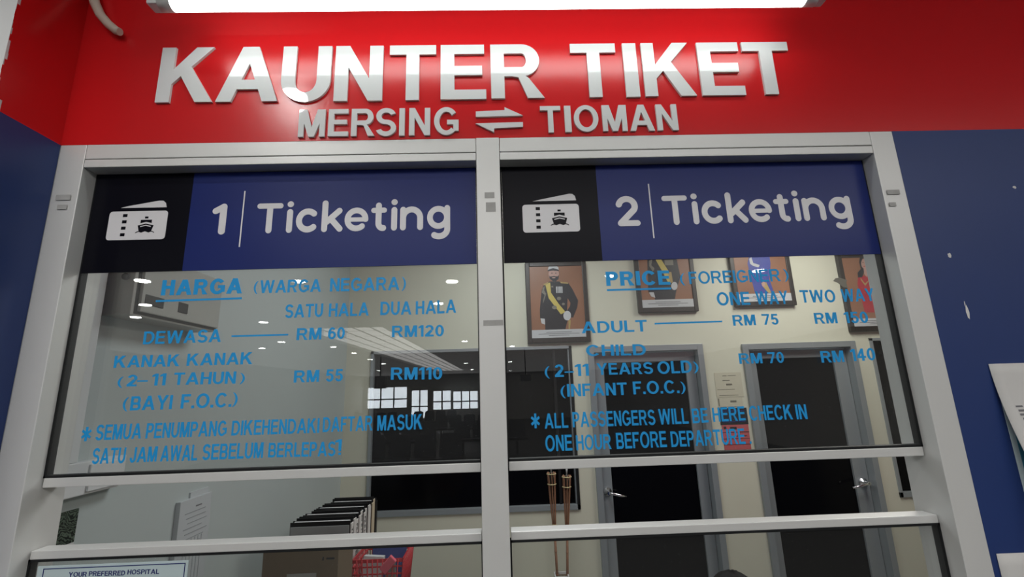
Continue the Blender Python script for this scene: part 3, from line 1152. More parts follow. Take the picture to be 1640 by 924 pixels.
pr = thing('price_lettering', (.35, YV, 1.69), 'blue vinyl English price list headed PRICE, on the pane under sign number 2', 'lettering')
line(pr, 'heading_word', [('PRICE', (971.5, 457.9), (1074, 455.7), 435.1, HV), ('(', (1090.2, 455.4), (1097.5, 455), 437), ('FOREIGNER', (1104.5, 455), (1251, 450.1), 435.2, (.18, .15)), (')', (1257, 449), (1264, 448.8), 430)],
     [((972.1, 464.5), (1075, 461.8), .0036)])
line(pr, 'column_heading_word', [('ONE', (1149.5, 489.2), (1202.3, 488.1), 468.2), ('WAY', (1212.5, 487.7), (1263.5, 486.5), 466.5), ('TWO', (1283.5, 484.6), (1339.5, 483.9), 464.5), ('WAY', (1349.5, 483.4), (1402, 481.8), 463)])
line(pr, 'fare_label', [('ADULT', (932, 533.8), (1037.2, 530.7), 515.2), ('RM', (1174.9, 521.7), (1211.1, 520.6), 504.6), ('75', (1222, 520), (1247.9, 519.6), 502.9), ('RM', (1306.1, 518.6), (1342.1, 517.5), 501.1),
                      ('150', (1354, 517.5), (1391.8, 516.8), 499.5)], [((1048.5, 518.3), (1156.6, 514.7), .0030)])
line(pr, 'fare_label', [('CHILD', (939.3, 570.3), (1035.2, 568.6), 552.6), ('(', (872.9, 604.4), (880.9, 604.2), 585.5), ('2', (889, 603.9), (903.2, 603.5), 583.9), ('11', (921.5, 602.2), (943.6, 601.6), 583), ('YEARS', (956.3, 600.6), (1046.5, 598.4), 581.8),
                      ('OLD', (1054, 598.9), (1109.2, 596.7), 579), (')', (1111.3, 596), (1119.3, 595.8), 578), ('RM', (1184.8, 582.7), (1221.8, 581.7), 565.9), ('70', (1231, 581.7), (1256.7, 580.7), 564.2),
                      ('RM', (1316.4, 580.7), (1353, 579.6), 562.2), ('140', (1364.5, 578.5), (1403.4, 576.5), 559)], [((904.2, 596), (919.2, 595.4), .0024)])
line(pr, 'fare_label', [('(', (898.3, 636), (906.4, 635.7), 616.5), ('INFANT', (908.8, 635.2), (1005, 632.4), 615.1), ('F.O.C.', (1014.8, 631.6), (1088.7, 629.4), 611), (')', (1091, 629), (1098.6, 628.8), 610)])
line(pr, 'note_word', [('*', (850.6, 686), (865.3, 685.6), 662.3, (.15, .2)), ('ALL', (872.6, 686.5), (910.5, 685), 662.3), ('PASSENGERS', (917.7, 684.4), (1050.3, 680.3), 660), ('WILL', (1056.3, 680), (1103.4, 678.5), 655),
                  ('BE', (1109.9, 678), (1135.2, 676.4), 654.5), ('HERE', (1142.8, 675.7), (1194.7, 673), 653), ('CHECK', (1201.6, 673.8), (1270.5, 671.4), 650), ('IN', (1276.5, 671.4), (1293.9, 671), 647.6),
                  ('ONE', (873.9, 722.9), (917, 721.4), 697.4), ('HOUR', (923.5, 721.2), (979.8, 719), 697), ('BEFORE', (988, 719), (1068.7, 715.8), 693.2), ('DEPARTURE', (1075.7, 716), (1194.7, 710.8), 690.9),
                  ('.', (1201.2, 710.6), (1204, 710.5), 690)], s=.20, b=.155)

# torn tape scrap on the upper right pane
mb = MB()
pts = [(1334.5, 450), (1338, 445.5), (1345, 444.5), (1352, 447), (1357, 448.5), (1355, 452), (1358, 461), (1351, 460), (1346, 456.5), (1342, 453)]
mb.prism([[(p.x, p.z) for p in [at(u, v, YV) for u, v in pts]]], lambda x, z, d: Vector((x, d, z)), YV, YV + .0004, M['pgrey'])
tag(mb.build('tape_scrap'), 'small torn scrap of grey tape stuck on the glass above TWO WAY', 'tape')

# hospital plate on the lower glass
hp = thing('hospital_plate', (-.63, .03, 1.3), 'pale plate reading YOUR PREFERRED HOSPITAL behind the lower rail', 'sign')
p0, p1 = at(61, 906, .0285), at(302, 896, .0285)
ztop = p0.z - .001
mb = MB()
mb.box(p0.x, p1.x, .0285, .0306, 1.30, ztop, M['paleblue'], .0006)
mb.build('plate', hp)
mb = MB()
a, b, zt = p0.x + .0095, p1.x - .004, ztop - .0035
for q in ((a, b, zt - .0012, zt), (a, a + .0012, 1.31, zt), (b - .0012, b, 1.31, zt), (a, b, 1.31, 1.3112)):
    mb.box(q[0], q[1], .0280, .0286, q[2], q[3], M['navy'])
mb.build('border', hp)
mb = MB()
for w, u0, u1, v in (('YOUR', 109.3, 138.3, 924.0), ('PREFERRED', 141.8, 199.7, 922.6), ('HOSPITAL', 203.6, 254.3, 920.0)):
    put_word(mb, w, (u0, v), (u1, v - (u1 - u0) * .02), v - 7.6, .0281, M['navy'], .2, .16, .0005)
mb.build('plate_lettering', hp)

# ------------------------------------------------------------------ notices on the blue wall
def sheet(name, x0, x1, z0, z1, curl, m, label, lines, under=None):
    root = thing(name, ((x0 + x1) / 2, -.002, z0), label, 'notice')
    bm = bmesh.new()
    nx, nz = 10, 16
    grid = [[None] * (nx + 1) for _ in range(nz + 1)]

    def P(s, t, lift=0):
        c = curl * (1 - t) ** 1.6 * (1 - .75 * s)
        return Vector((x0 + (x1 - x0) * s + curl * .25 * (1 - t) ** 2, -.0015 - c - lift, z0 + (z1 - z0) * t))
    mb = MB()
    k = mb.mi(m)
    for j in range(nz + 1):
        for i in range(nx + 1):
            grid[j][i] = mb.bm.verts.new(P(i / nx, j / nz))
    for j in range(nz):
        for i in range(nx):
            f = mb.bm.faces.new([grid[j][i], grid[j][i + 1], grid[j + 1][i + 1], grid[j + 1][i]])
            f.material_index = k
            f.smooth = True
    bm.free()
    o = mb.build('sheet', root)
    sol = o.modifiers.new('thickness', 'SOLIDIFY')
    sol.thickness = .0006
    sol.offset = 0
    mb = MB()
    for (s0, s1, t, th, mm) in lines:
        n = 4
        for q in range(n):
            a, b = s0 + (s1 - s0) * q / n, s0 + (s1 - s0) * (q + 1) / n
            mb.poly([P(a, t, .0008), P(b, t, .0008), P(b, t + th, .0008), P(a, t + th, .0008)], mm)
    mb.build('print', root)
    return root


rnd = random.Random(2)
lines = [(.10, .16, .74, .010, M['ink']), (.11, .42, .715, .012, M['ink']), (.11, .46, .692, .012, M['ink']), (.12, .36, .668, .012, M['ink']), (.15, .6, .622, .014, M['ink']),
         (.16, .55, .575, .010, M['ink'])]
for q in range(12):
    t = .53 - q * .035
    lines.append((.17, .17 + rnd.uniform(.5, .75), t, .010, M['ink']))
sheet('notice_sheet', .852, 1.062, 1.535, 1.8195, .055, M['paper'], 'white printed notice curling off the blue wall, above another sheet', lines)
mb = MB()
mb.box(.8585, 1.068, -.0012, -.0006, 1.575, 1.79, M['paleblue'])
mb.box(.868, 1.065, -.0016, -.0011, 1.585, 1.78, M['teal'])
tag(mb.build('poster'), 'pale edged teal poster mostly hidden under the curling white notice', 'poster')
sheet('notice_sheet', .7865, .9965, 1.22, 1.520, .004, M['paper'], 'white sheet low on the blue wall beside the aluminium post', [(.3, .8, .80, .012, M['ink']), (.3, .7, .76, .012, M['ink'])])

# ------------------------------------------------------------------ portraits on the back wall
YP = YB - .026


def pic_poly(mb, pts, m, dy=0.0):
    pp = [at(u, v, YP) for u, v in pts]
    mb.prism([[(p.x, p.z) for p in pp]], lambda x, z, d: Vector((x, d, z)), YP - .0006 - dy, YP + .0004, m)


def ell(cu, cv, ru, rv, n=18):
    return [(cu + ru * math.cos(2 * math.pi * i / n), cv + rv * math.sin(2 * math.pi * i / n)) for i in range(n)]


def portrait(x0, x1, z0, z1, label, figure, frame=.034):
    root = thing('framed_portrait', ((x0 + x1) / 2, YB - .02, z0), label, 'picture', 'framed portraits on the back wall')
    mb = MB()
    for q in ((x0, x0 + frame, z0, z1), (x1 - frame, x1, z0, z1), (x0 + frame, x1 - frame, z0, z0 + frame * 1.15), (x0 + frame, x1 - frame, z1 - frame, z1)):
        mb.box(q[0], q[1], YB - .034, YB - .001, q[2], q[3], M['darkbrown'], .004)
    mb.build('frame', root)
    mb = MB()
    a, b, c, d = x0 + frame, x1 - frame, z0 + frame * 1.15, z1 - frame
    mb.box(a, b, YP, YP + .004, c, d, M['backdrop'])
    figure(mb)
    mb.build('portrait_print', root)
    mb = MB()
    mb.box(a, b, YP - .004, YP - .0014, c, c + .062, M['pwhite'])
    for k, hw_ in enumerate((.10, .16, .08)):
        mb.box((a + b) / 2 - hw_, (a + b) / 2 + hw_, YP - .0046, YP - .0038, c + .040 - k * .013, c + .044 - k * .013, M['ink'])
    mb.build('caption_plate', root)
    return root


def Z5(x, y):   # coordinates read on an enlarged crop of the photograph -> photo pixels
    return (840 + x / 5.467, 410 + y / 5.467)


def fig1(mb):
    z = lambda L: [Z5(*p) for p in L]
    pic_poly(mb, z([(182, 655), (180, 560), (136, 545), (134, 470), (150, 300), (175, 240), (225, 222), (300, 222), (385, 238), (420, 290), (470, 390), (462, 450), (425, 540), (385, 530), (355, 655)]), M['uniform'])
    pic_poly(mb, z([(378, 370), (402, 410), (398, 440), (372, 480)]), M['backdrop'], .0003)
    pic_poly(mb, z([(180, 240), (225, 232), (232, 320), (300, 420), (360, 490), (318, 510), (250, 420), (212, 370)]), M['sash'], .0004)
    pic_poly(mb, z(ell(256, 160, 46, 58)), M['pskin'], .0005)
    pic_poly(mb, z([(212, 165), (222, 180), (240, 178), (256, 174), (272, 178), (290, 178), (300, 165), (298, 200), (275, 222), (250, 222), (222, 200)]), M['uniform'], .0007)
    pic_poly(mb, z(ell(256, 190, 16, 5)), M['pskin'], .0009)
    for ex in (240, 274):
        pic_poly(mb, z(ell(ex, 150, 7, 3)), M['uniform'], .0008)
    pic_poly(mb, z([(204, 122), (210, 98), (228, 76), (250, 70), (276, 80), (296, 100), (300, 124), (250, 118)]), M['pwhite'], .0007)
    pic_poly(mb, z([(203, 122), (250, 106), (300, 120), (300, 132), (250, 128), (206, 134)]), M['uniform'], .0009)
    for q in ([(165, 245), (205, 228), (214, 240), (172, 258)], [(310, 224), (380, 232), (382, 244), (318, 238)]):
        pic_poly(mb, z(q), M['pgold'], .0006)
    pic_poly(mb, z([(150, 320), (160, 280), (178, 262), (172, 300), (190, 330), (165, 410), (160, 405), (176, 340)]), M['pgrey'], .0006)
    for k in range(5):
        pic_poly(mb, z([(275 + k * 12, 268), (284 + k * 12, 266), (286 + k * 12, 322), (278 + k * 12, 324)]), M['pwhite'], .0006)
    for c in ((302, 372, 20), (340, 420, 14), (262, 450, 22), (243, 268, 10)):
        pic_poly(mb, z(ell(c[0], c[1], c[2], c[2] * .8, 8)), M['pgrey'], .0006)
    pic_poly(mb, z(ell(374, 522, 34, 42)), M['pwhite'], .0008)
    pic_poly(mb, z([(140, 545), (178, 550), (180, 600), (150, 590)]), M['pwhite'], .0008)
    pic_poly(mb, z([(385, 550), (405, 560), (398, 655), (386, 655)]), M['pgold'], .0007)


def fig2(mb):
    z = lambda L: [Z5(*p) for p in L]
    pic_poly(mb, z([(1145, 400), (1135, 330), (1085, 320), (1075, 40), (1110, -60), (1310, -60), (1335, 40), (1365, 180), (1330, 300), (1312, 400)]), M['uniform'])
    pic_poly(mb, z([(1140, 20), (1190, 20), (1260, 130), (1300, 230), (1260, 240), (1215, 150)]), M['sash'], .0004)
    pic_poly(mb, z([(1225, 36), (1300, 34), (1304, 80), (1230, 82)]), M['pgrey'], .0005)
    pic_poly(mb, z([(1090, 40), (1120, 30), (1110, 80), (1140, 110), (1125, 135), (1092, 90)]), M['pgrey'], .0005)
    pic_poly(mb, z(ell(1312, 262, 28, 36)), M['pwhite'], .0006)
    pic_poly(mb, z([(1090, 318), (1132, 318), (1145, 365), (1110, 355)]), M['pwhite'], .0006)
    pic_poly(mb, z([(1255, 140), (1285, 140), (1300, 230), (1275, 235)]), M['pgold'], .0005)
    pic_poly(mb, z(ell(1205, -120, 46, 60)), M['pskin'], .0005)
    pic_poly(mb, z([(1155, -140), (1165, -190), (1245, -190), (1255, -140)]), M['uniform'], .0007)


def Z6(x, y):
    return (1120 + x / 4.863, 410 + y / 4.863)


def fig3(mb):
    z = lambda L: [Z6(*p) for p in L]
    pic_poly(mb, z([(440, 310), (405, 180), (375, 60), (400, -60), (470, -90), (535, -60), (555, 60), (545, 180), (590, 310)]), M['uniblue'])
    pic_poly(mb, z([(388, 20), (405, 10), (420, 55), (470, 70), (460, 90), (415, 75), (395, 60)]), M['pwhite'], .0004)
    pic_poly(mb, z([(480, 210), (520, 205), (560, 285), (540, 290), (500, 245)]), M['pgold'], .0005)
    pic_poly(mb, z(ell(500, 220, 14, 20)), M['pskin'], .0006)
    pic_poly(mb, z(ell(465, -130, 42, 50)), M['pskin'], .0005)
    pic_poly(mb, z([(420, -150), (440, -195), (495, -195), (510, -150), (470, -165)]), M['uniform'], .0007)


def fig4(mb):
    z = lambda L: [Z6(*p) for p in L]
    pic_poly(mb, z([(1290, 440), (1262, 330), (1232, 220), (1236, 170), (1262, 150), (1330, 160), (1360, 240), (1385, 440)]), M['reddress'])
    pic_poly(mb, z([(1250, 8), (1275, -8), (1305, 8), (1312, 80), (1330, 160), (1300, 150), (1290, 100), (1268, 165), (1236, 168), (1232, 130), (1258, 100), (1245, 50)]), M['uniform'], .0004)
    pic_poly(mb, z([(1278, 95), (1310, 95), (1316, 140), (1302, 165), (1285, 140)]), M['pskin'], .0006)
    pic_poly(mb, z(ell(1284, 58, 24, 40)), M['pskin'], .0008)
    for ex in (1274, 1296):
        pic_poly(mb, z(ell(ex, 50, 5, 2.5, 8)), M['uniform'], .0011)
    pic_poly(mb, z(ell(1284, 80, 8, 3, 8)), M['reddress'], .0011)
    pic_poly(mb, z([(1255, 170), (1290, 215), (1330, 175), (1325, 185), (1292, 232), (1258, 188)]), M['pgold'], .0006)


portrait(.209, .700, 2.153, 2.80, 'framed portrait of a bearded person in black uniform, yellow sash and white cap', fig1)
portrait(1.095, 1.575, 2.368, 3.01, 'framed portrait behind the word PRICE, black uniform and yellow sash cut off', fig2)
portrait(1.875, 2.370, 2.395, 3.03, 'framed portrait behind the word FOREIGNER, showing a person in blue', fig3)
portrait(2.768, 3.255, 2.172, 2.81, 'framed portrait of a dark haired person in a red dress', fig4)

# ------------------------------------------------------------------ notices between the two doors
def wall_notice(x0, x1, z0, z1, m, label, rows, mrow='ink', y=YB):
    root = thing('wall_notice', ((x0 + x1) / 2, y, z0), label, 'notice', 'papers pinned up between the two doors')
    mb = MB()
    mb.box(x0, x1, y - .003, y - .0005, z0, z1, m)
    mb.build('sheet', root)
    mb = MB()
    for a, b, t, th in rows:
        mb.box(x0 + (x1 - x0) * a, x0 + (x1 - x0) * b, y - .0036, y - .0028, z0 + (z1 - z0) * t, z0 + (z1 - z0) * (t + th), M[mrow])
    mb.build('print', root)


wall_notice(1.645, 1.855, 1.70, 1.885, M['papercream'], 'cream printed paper, topmost of the papers between the two doors',
            [(.3, .45, .85, .03), (.5, .8, .86, .02), (.28, .55, .66, .03), (.40, .62, .47, .07), (.05, .7, .30, .02), (.1, .8, .06, .02)], 'pgrey')
wall_notice(1.648, 1.84, 1.628, 1.698, M['papercream'], 'small cream strip of paper, just under the topmost cream sheet', [(.5, .75, .45, .2), (.02, .06, .1, .8)], 'pgrey')
wall_notice(1.648, 1.862, 1.495, 1.618, M['inkdark'], 'black framed card above the red notice between the doors', [(.1, .9, .15, .06), (.1, .9, .8, .06)], 'navy')
wall_notice(1.655, 1.858, 1.305, 1.495, M['redpaper'], 'red ruled notice hanging under the black card between the doors',
            [(.06, .16, .84, .10), (.30, .55, .82, .10), (.0, 1, .70, .025), (.0, 1, .46, .02), (.0, 1, .24, .02), (.5, .9, .55, .03)], 'inkdark')

# ------------------------------------------------------------------ things on the booth's side wall
cab = thing('switch_cabinet', (XI, .79, 2.05), 'grey metal switch cabinet high on the white side wall', 'cabinet')
mb = MB()
mb.box(XI, -1.104, .582, 1.0, 2.056, 2.262, M['cabside'], .004)
mb.build('cabinet_body', cab)
mb = MB()
mb.box(-1.103, -1.092, .604, .998, 2.070, 2.258, M['cabinet'], .003)
dr = mb.build('cabinet_door', cab)
mb = MB()
mb.box(-1.1045, -1.1025, .594, .9995, 2.062, 2.261, M['blackplastic'])
mb.build('door_seal', cab)
mb = MB()
mb.box(-1.0925, -1.0905, .616, .695, 2.094, 2.126, M['blackplastic'], .002)
mb.build('breaker_window', dr)
mb = MB()
mb.box(-1.0925, -1.0905, .765, .812, 2.095, 2.13, M['blackplastic'], .002)
mb.build('door_latch', dr)
mb = MB()
mb.lathe([(.010, .575), (.011, .570), (.008, .566)], (-1.125, 0, 2.172), M['gasket'], 12, 'y')
mb.build('knockout_plug', cab)

mb = MB()
mb.box(XI, XI + .03, .505, .553, 1.645, ZIC, M['pvc'], .004)
tag(mb.build('cable_trunking'), 'white vertical cable trunking on the side wall below the cabinet', 'trunking')
sk = thing('socket_box', (XI, .62, 1.56), 'white wall socket box under the vertical trunking', 'socket')
mb = MB()
mb.box(XI, XI + .035, .40, .715, 1.557, 1.645, M['pvc'], .003)
mb.build('socket_body', sk)
mb = MB()
mb.box(XI + .035, XI + .041, .585, .70, 1.564, 1.636, M['pvc'], .002)
pl_ = mb.build('socket_plate', sk)
mb = MB()
for y in (.607, .632):
    mb.lathe([(.004, 0), (.004, .002)], (0, 0, 0), M['blackplastic'], 8, 'z') if False else mb.box(XI + .0405, XI + .0415, y - .004, y + .004, 1.580, 1.587, M['blackplastic'])
mb.build('socket_hole', pl_)

mb = MB()
mb.box(XI, XI + .004, .50, .611, 1.432, 1.518, M['greenprint'])
mb.box(XI, XI + .0042, .50, .611, 1.405, 1.432, M['paperdim'])
mb.box(XI + .003, XI + .0048, .56, .60, 1.412, 1.424, M['ink'])
tag(mb.build('wall_poster'), 'small dark green patterned poster with white label strip below the socket', 'poster')

pp = thing('paper_stack', (XI, 1.12, 1.1), 'pad of white printed papers hanging on the white side wall', 'papers')
mb = MB()
mb.box(XI, XI + .018, 1.02, 1.205, 1.14, 1.442, M['padpaper'], .001)
mb.box(XI, XI + .006, 1.09, 1.20, 1.30, 1.462, M['padpaper'])
mb.build('sheet', pp)
mb = MB()
rnd = random.Random(9)
mb.box(XI + .0182, XI + .0187, 1.11, 1.145, 1.408, 1.413, M['ink'])
for q in range(9):
    z = 1.395 - q * .018
    mb.box(XI + .0182, XI + .0187, 1.05 + .01 * (q % 3), 1.19 - rnd.uniform(0, .04), z - .003, z, M['inkpale'])
for q in range(6):
    y = 1.06 + q * .02
    mb.box(XI + .0182, XI + .0187, y, y + .004, 1.15, 1.30, M['inkpale'])
mb.build('print', pp)

# ------------------------------------------------------------------ desk with the files, the box and the basket
tb = thing('work_table', (-.75, 1.6, 0), 'low wooden work table carrying files, carton and basket', 'table')
mb = MB()
mb.box(-1.17, -.475, .95, 1.70, .83, .86, M['table'], .004)
mb.box(-1.17, -.69, 1.69, 2.06, .83, .86, M['table'], .004)
mb.build('table_top', tb)
for x in (-1.13, -.74):
    for y in (1.0, 2.0):
        mb = MB()
        mb.box(x - .025, x + .025, y - .025, y + .025, 0, .83, M['aludark'], .003)
        mb.build('leg', tb)

# row of box files: broad sides face the counter, spines face the doors
NF = 12
where = ['nearest the counter, reading TRAN', 'second from the counter', 'third from the counter', 'fourth from the counter', 'fifth from the counter', 'sixth from the counter',
         'seventh from the counter', 'sixth from the dark window', 'fourth from the dark window', 'tan spine, third from the dark window', 'tan spine, before the last', 'last, beside the dark window']
where[7] = 'fifth from the dark window'
kinds = ['filewhite', 'filewhite', 'filewhite', 'filewhite', 'filewhite', 'filewhite', 'filewhite', 'filewhite', 'filewhite', 'filetan', 'filetan', 'fileblack']
words = ['TRAN', '', 'FILE LESEN', '', 'FILE LESEN', 'FILE LESEN', '', '', '', '', '', '']
for k in range(NF):
    y0 = 1.50 + k * .043
    xl = -.985 + .0055 * k
    xr = -.702 - .0015 * k
    zt = 1.243 + .009 * math.sin(k * 2.1)
    xl += .012 * math.sin(k * 1.7 + .5)
    xr += .004 * math.sin(k * 2.9)
    root = thing('box_file', ((xl + xr) / 2, y0, .86), 'box file in the row on the work table, ' + where[k], 'file', 'row of box files on the work table')
    mb = MB()
    th = .033
    mb.box(xl, xr - .006, y0, y0 + .004, .862, zt, M['fileblack'])
    mb.box(xl, xr - .006, y0 + th - .004, y0 + th, .862, zt, M['fileblack'])
    mb.build('cover', root)
    mb = MB()
    mb.box(xr - .006, xr, y0, y0 + th, .862, zt - .012, M[kinds[k]], .001)
    sp = mb.build('spine', root)
    mb = MB()
    mb.box(xl + .012, xr - .014, y0 + .006, y0 + th - .006, .87, zt - (.002 if k % 3 != 1 else .015), M['paperdim'])
    mb.build('papers', root)
    if words[k]:
        mb = MB()
        txt = words[k]
        gl, tot = layout(txt, .2, .16)
        hgt = .019
        ln = .10 if txt == 'TRAN' else .15
        ztxt = zt - .03
        for ch, shapes, x0, w in gl:
            if shapes:
                mb.union(shapes, lambda x, z, d: Vector((d, y0 + .007 + z * hgt, ztxt - (x0 + x) / tot * ln)), xr + .0006, xr - .0004, M['inkdark'])
        mb.build('spine_lettering', sp)
    if k == 0:
        mb = MB()
        mb.box(xl + .004, xr - .01, y0 - .006, y0 - .0005, .862, zt - .018, M['filegrey'], .001)
        mb.build('clear_sleeve', root)

cb = thing('cardboard_box', (-.78, 1.27, .86), 'brown cardboard carton on the work table behind the lower glass', 'box')
mb = MB()
mb.box(-.925, -.640, 1.15, 1.33, .861, 1.228, M['card'], .002)
mb.build('carton', cb)
mb = MB()
mb.box(-.83, -.72, 1.1486, 1.1506, 1.02, 1.15, M['cabside'])
mb.box(-.70, -.695, 1.1486, 1.1506, 1.192, 1.204, M['inkdark'])
mb.box(-.685, -.655, 1.1486, 1.1506, 1.195, 1.201, M['inkdark'])
mb.build('carton_print', cb)
mb = MB()
mb.box(-.925, -.640, 1.225, 1.255, 1.2275, 1.2292, M['cardlight'])
mb.build('packing_tape', cb)

bk = thing('plastic_basket', (-.57, 1.6, .86), 'red plastic mesh basket of papers beside the cardboard carton', 'basket')
bx0, bx1, by0, by1, bz = -.675, -.450, 1.43, 1.68, 1.098
mb = MB()
tp = .022
for t in range(9):
    z = .865 + (bz - .865) * t / 8
    i = tp * (1 - t / 8)
    h = .0035 if t < 8 else .012
    mb.box(bx0 + i, bx1 - i, by0 + i, by0 + i + .005, z - h, z + .002, M['redplastic'])
    mb.box(bx0 + i, bx1 - i, by1 - i - .005, by1 - i, z - h, z + .002, M['redplastic'])
    mb.box(bx0 + i, bx0 + i + .005, by0 + i, by1 - i, z - h, z + .002, M['redplastic'])
    mb.box(bx1 - i - .005, bx1 - i, by0 + i, by1 - i, z - h, z + .002, M['redplastic'])
n = 10
for q in range(n + 1):
    s = q / n
    for (xa, ya, xb, yb) in ((bx0 + tp + (bx1 - bx0 - 2 * tp) * s, by0 + tp, bx0 + (bx1 - bx0) * s, by0), (bx0 + tp + (bx1 - bx0 - 2 * tp) * s, by1 - tp, bx0 + (bx1 - bx0) * s, by1),
                             (bx0 + tp, by0 + tp + (by1 - by0 - 2 * tp) * s, bx0, by0 + (by1 - by0) * s), (bx1 - tp, by0 + tp + (by1 - by0 - 2 * tp) * s, bx1, by0 + (by1 - by0) * s)):
        mb.tube([(xa, ya, .864), (xb, yb, bz)], .003, M['redplastic'], 5)
mb.build('basket_body', bk)
mb = MB()
mb.box(bx0 + .022, bx1 - .022, by0 + .022, by1 - .022, .861, .866, M['redplastic'])
mb.build('basket_floor', bk)


def slab(name, c, sx, sy, sz, rot, m, label, cat, bev=.002, group=None):
    mb = MB()
    mb.box(-sx / 2, sx / 2, -sy / 2, sy / 2, -sz / 2, sz / 2, m, bev)
    o = mb.build(name)
    o.location = c
    o.rotation_euler = rot
    return tag(o, label, cat, group)


slab('folder', (-.555, 1.615, 1.0), .16, .012, .24, (-.12, 0, 0), M['bluefolder'], 'blue folder standing upright in the red basket', 'folder')
slab('sponge', (-.512, 1.414, 1.083), .036, .022, .068, (0.0, .75, 0), M['pink'], 'pink block resting against the front of the red basket', 'sponge', .004)
slab('paper_bundle', (-.61, 1.52, .985), .09, .04, .20, (-.15, .08, 0), M['paperdim'], 'bundle of white papers in the red basket', 'papers')
slab('paper_bundle', (-.525, 1.53, .97), .045, .02, .17, (-.2, -.10, 0), M['pgrey'], 'bundle of grey papers in the red basket beside the pink block', 'papers')

# ------------------------------------------------------------------ bamboo torches in a planter
YT = 2.56
st = thing('planter_stand', (.38, YT, 0), 'low white stand carrying the torch planter', 'stand')
mb = MB()
mb.box(.27, .47, YT - .1, YT + .1, .44, .46, M['whiteplastic'], .003)
mb.build('stand_top', st)
for x in (.285, .455):
    for y in (YT - .085, YT + .085):
        mb = MB()
        mb.box(x - .01, x + .01, y - .01, y + .01, 0, .44, M['whiteplastic'])
        mb.build('leg', st)
pot = thing('planter', (.38, YT, .46), 'small white square planter holding two bamboo torches', 'planter')
px0, px1 = .312, .405
mb = MB()
for q in ((px0, px1, YT - .045, YT - .037), (px0, px1, YT + .037, YT + .045), (px0, px0 + .008, YT - .037, YT + .037), (px1 - .008, px1, YT - .037, YT + .037)):
    mb.box(q[0], q[1], q[2], q[3], .461, .612, M['whiteplastic'], .001)
mb.box(px0, px1, YT - .045, YT + .045, .461, .468, M['whiteplastic'])
mb.build('pot', pot)
mb = MB()
mb.box(px0 + .008, px1 - .008, YT - .037, YT + .037, .468, .598, M['card'])
mb.build('soil', pot)


def torch(bot, top, label):
    bot, top = Vector(bot), Vector(top)
    root = thing('bamboo_torch', bot, label, 'torch', 'bamboo torches in the white planter')
    d = (top - bot)
    L = d.length
    n = d.normalized()
    ux = Vector((1, 0, 0))
    uy = n.cross(ux).normalized()
    mb = MB()
    zsp = L * .56
    mb.tube([bot, bot + n * zsp], .0085, M['bamboo'], 12)
    for q in (.18, .36, .52):
        mb.tube([bot + n * (L * q - .003), bot + n * (L * q + .003)], .0098, M['bamboo'], 12)
    mb.build('pole', root)
    mb = MB()
    for k in range(8):
        a = 2 * math.pi * k / 8
        r_ = lambda t: .007 + .020 * max(0, (t - .5) / .5) ** .9
        pts = []
        for t in (.50, .62, .74, .86, .95, 1.0):
            pts.append(bot + n * (L * t) + (ux * math.cos(a) + uy * math.sin(a)) * r_(t))
        mb.tube(pts, .0032, M['bamboo'], 6)
    mb.build('cage', root)
    for t, rr in ((.985, .0305), (.90, .0275), (.57, .0115)):
        mb = MB()
        pts = [bot + n * (L * t) + (ux * math.cos(a) + uy * math.sin(a)) * rr for a in [2 * math.pi * k / 20 for k in range(21)]]
        mb.tube(pts, .0035, M['bambooband'], 6, caps=False)
        mb.build('band', root)
    mb = MB()
    c = top - n * .09
    mb.tube([c, c + n * .05, c + n * .07, c + n * .10], [.014, .016, .012, .006], M['darkbrown'], 12)
    cn = mb.build('oil_can', root)
    mb = MB()
    mb.tube([top + n * .005, top + n * .03, top + n * .05], [.004, .006, .009], M['whiteplastic'], 8)
    mb.build('wick', cn)


torch((.332, YT, .47), (.3225, YT, 1.245), 'bamboo torch in the white planter, closer to the dark mullion post')
torch((.392, YT, .47), (.428, YT, 1.222), 'bamboo torch in the white planter, leaning towards the door')

# ------------------------------------------------------------------ seated clerk, only the crown of the head shows above the counter
HX, HYc, HZ = .755, .92, 1.185


def skin_mesh(name, verts, edges, radii, m, parent, sub=2):
    me = bpy.data.meshes.new(name)
    me.from_pydata(verts, edges, [])
    o = bpy.data.objects.new(name, me)
    COL.objects.link(o)
    sk_ = o.modifiers.new('skin', 'SKIN')
    for v, r in zip(me.skin_vertices[0].data, radii):
        v.radius = r if isinstance(r, tuple) else (r, r)
    me.skin_vertices[0].data[0].use_root = True
    ss = o.modifiers.new('sub', 'SUBSURF')
    ss.levels = ss.render_levels = sub
    dg = bpy.context.evaluated_depsgraph_get()
    me2 = bpy.data.meshes.new_from_object(o.evaluated_get(dg))
    bpy.data.objects.remove(o)
    me2.materials.clear()
    me2.materials.append(m)
    for p in me2.polygons:
        p.use_smooth = True
    o = bpy.data.objects.new(name, me2)
    COL.objects.link(o)
    par(o, parent)
    return o


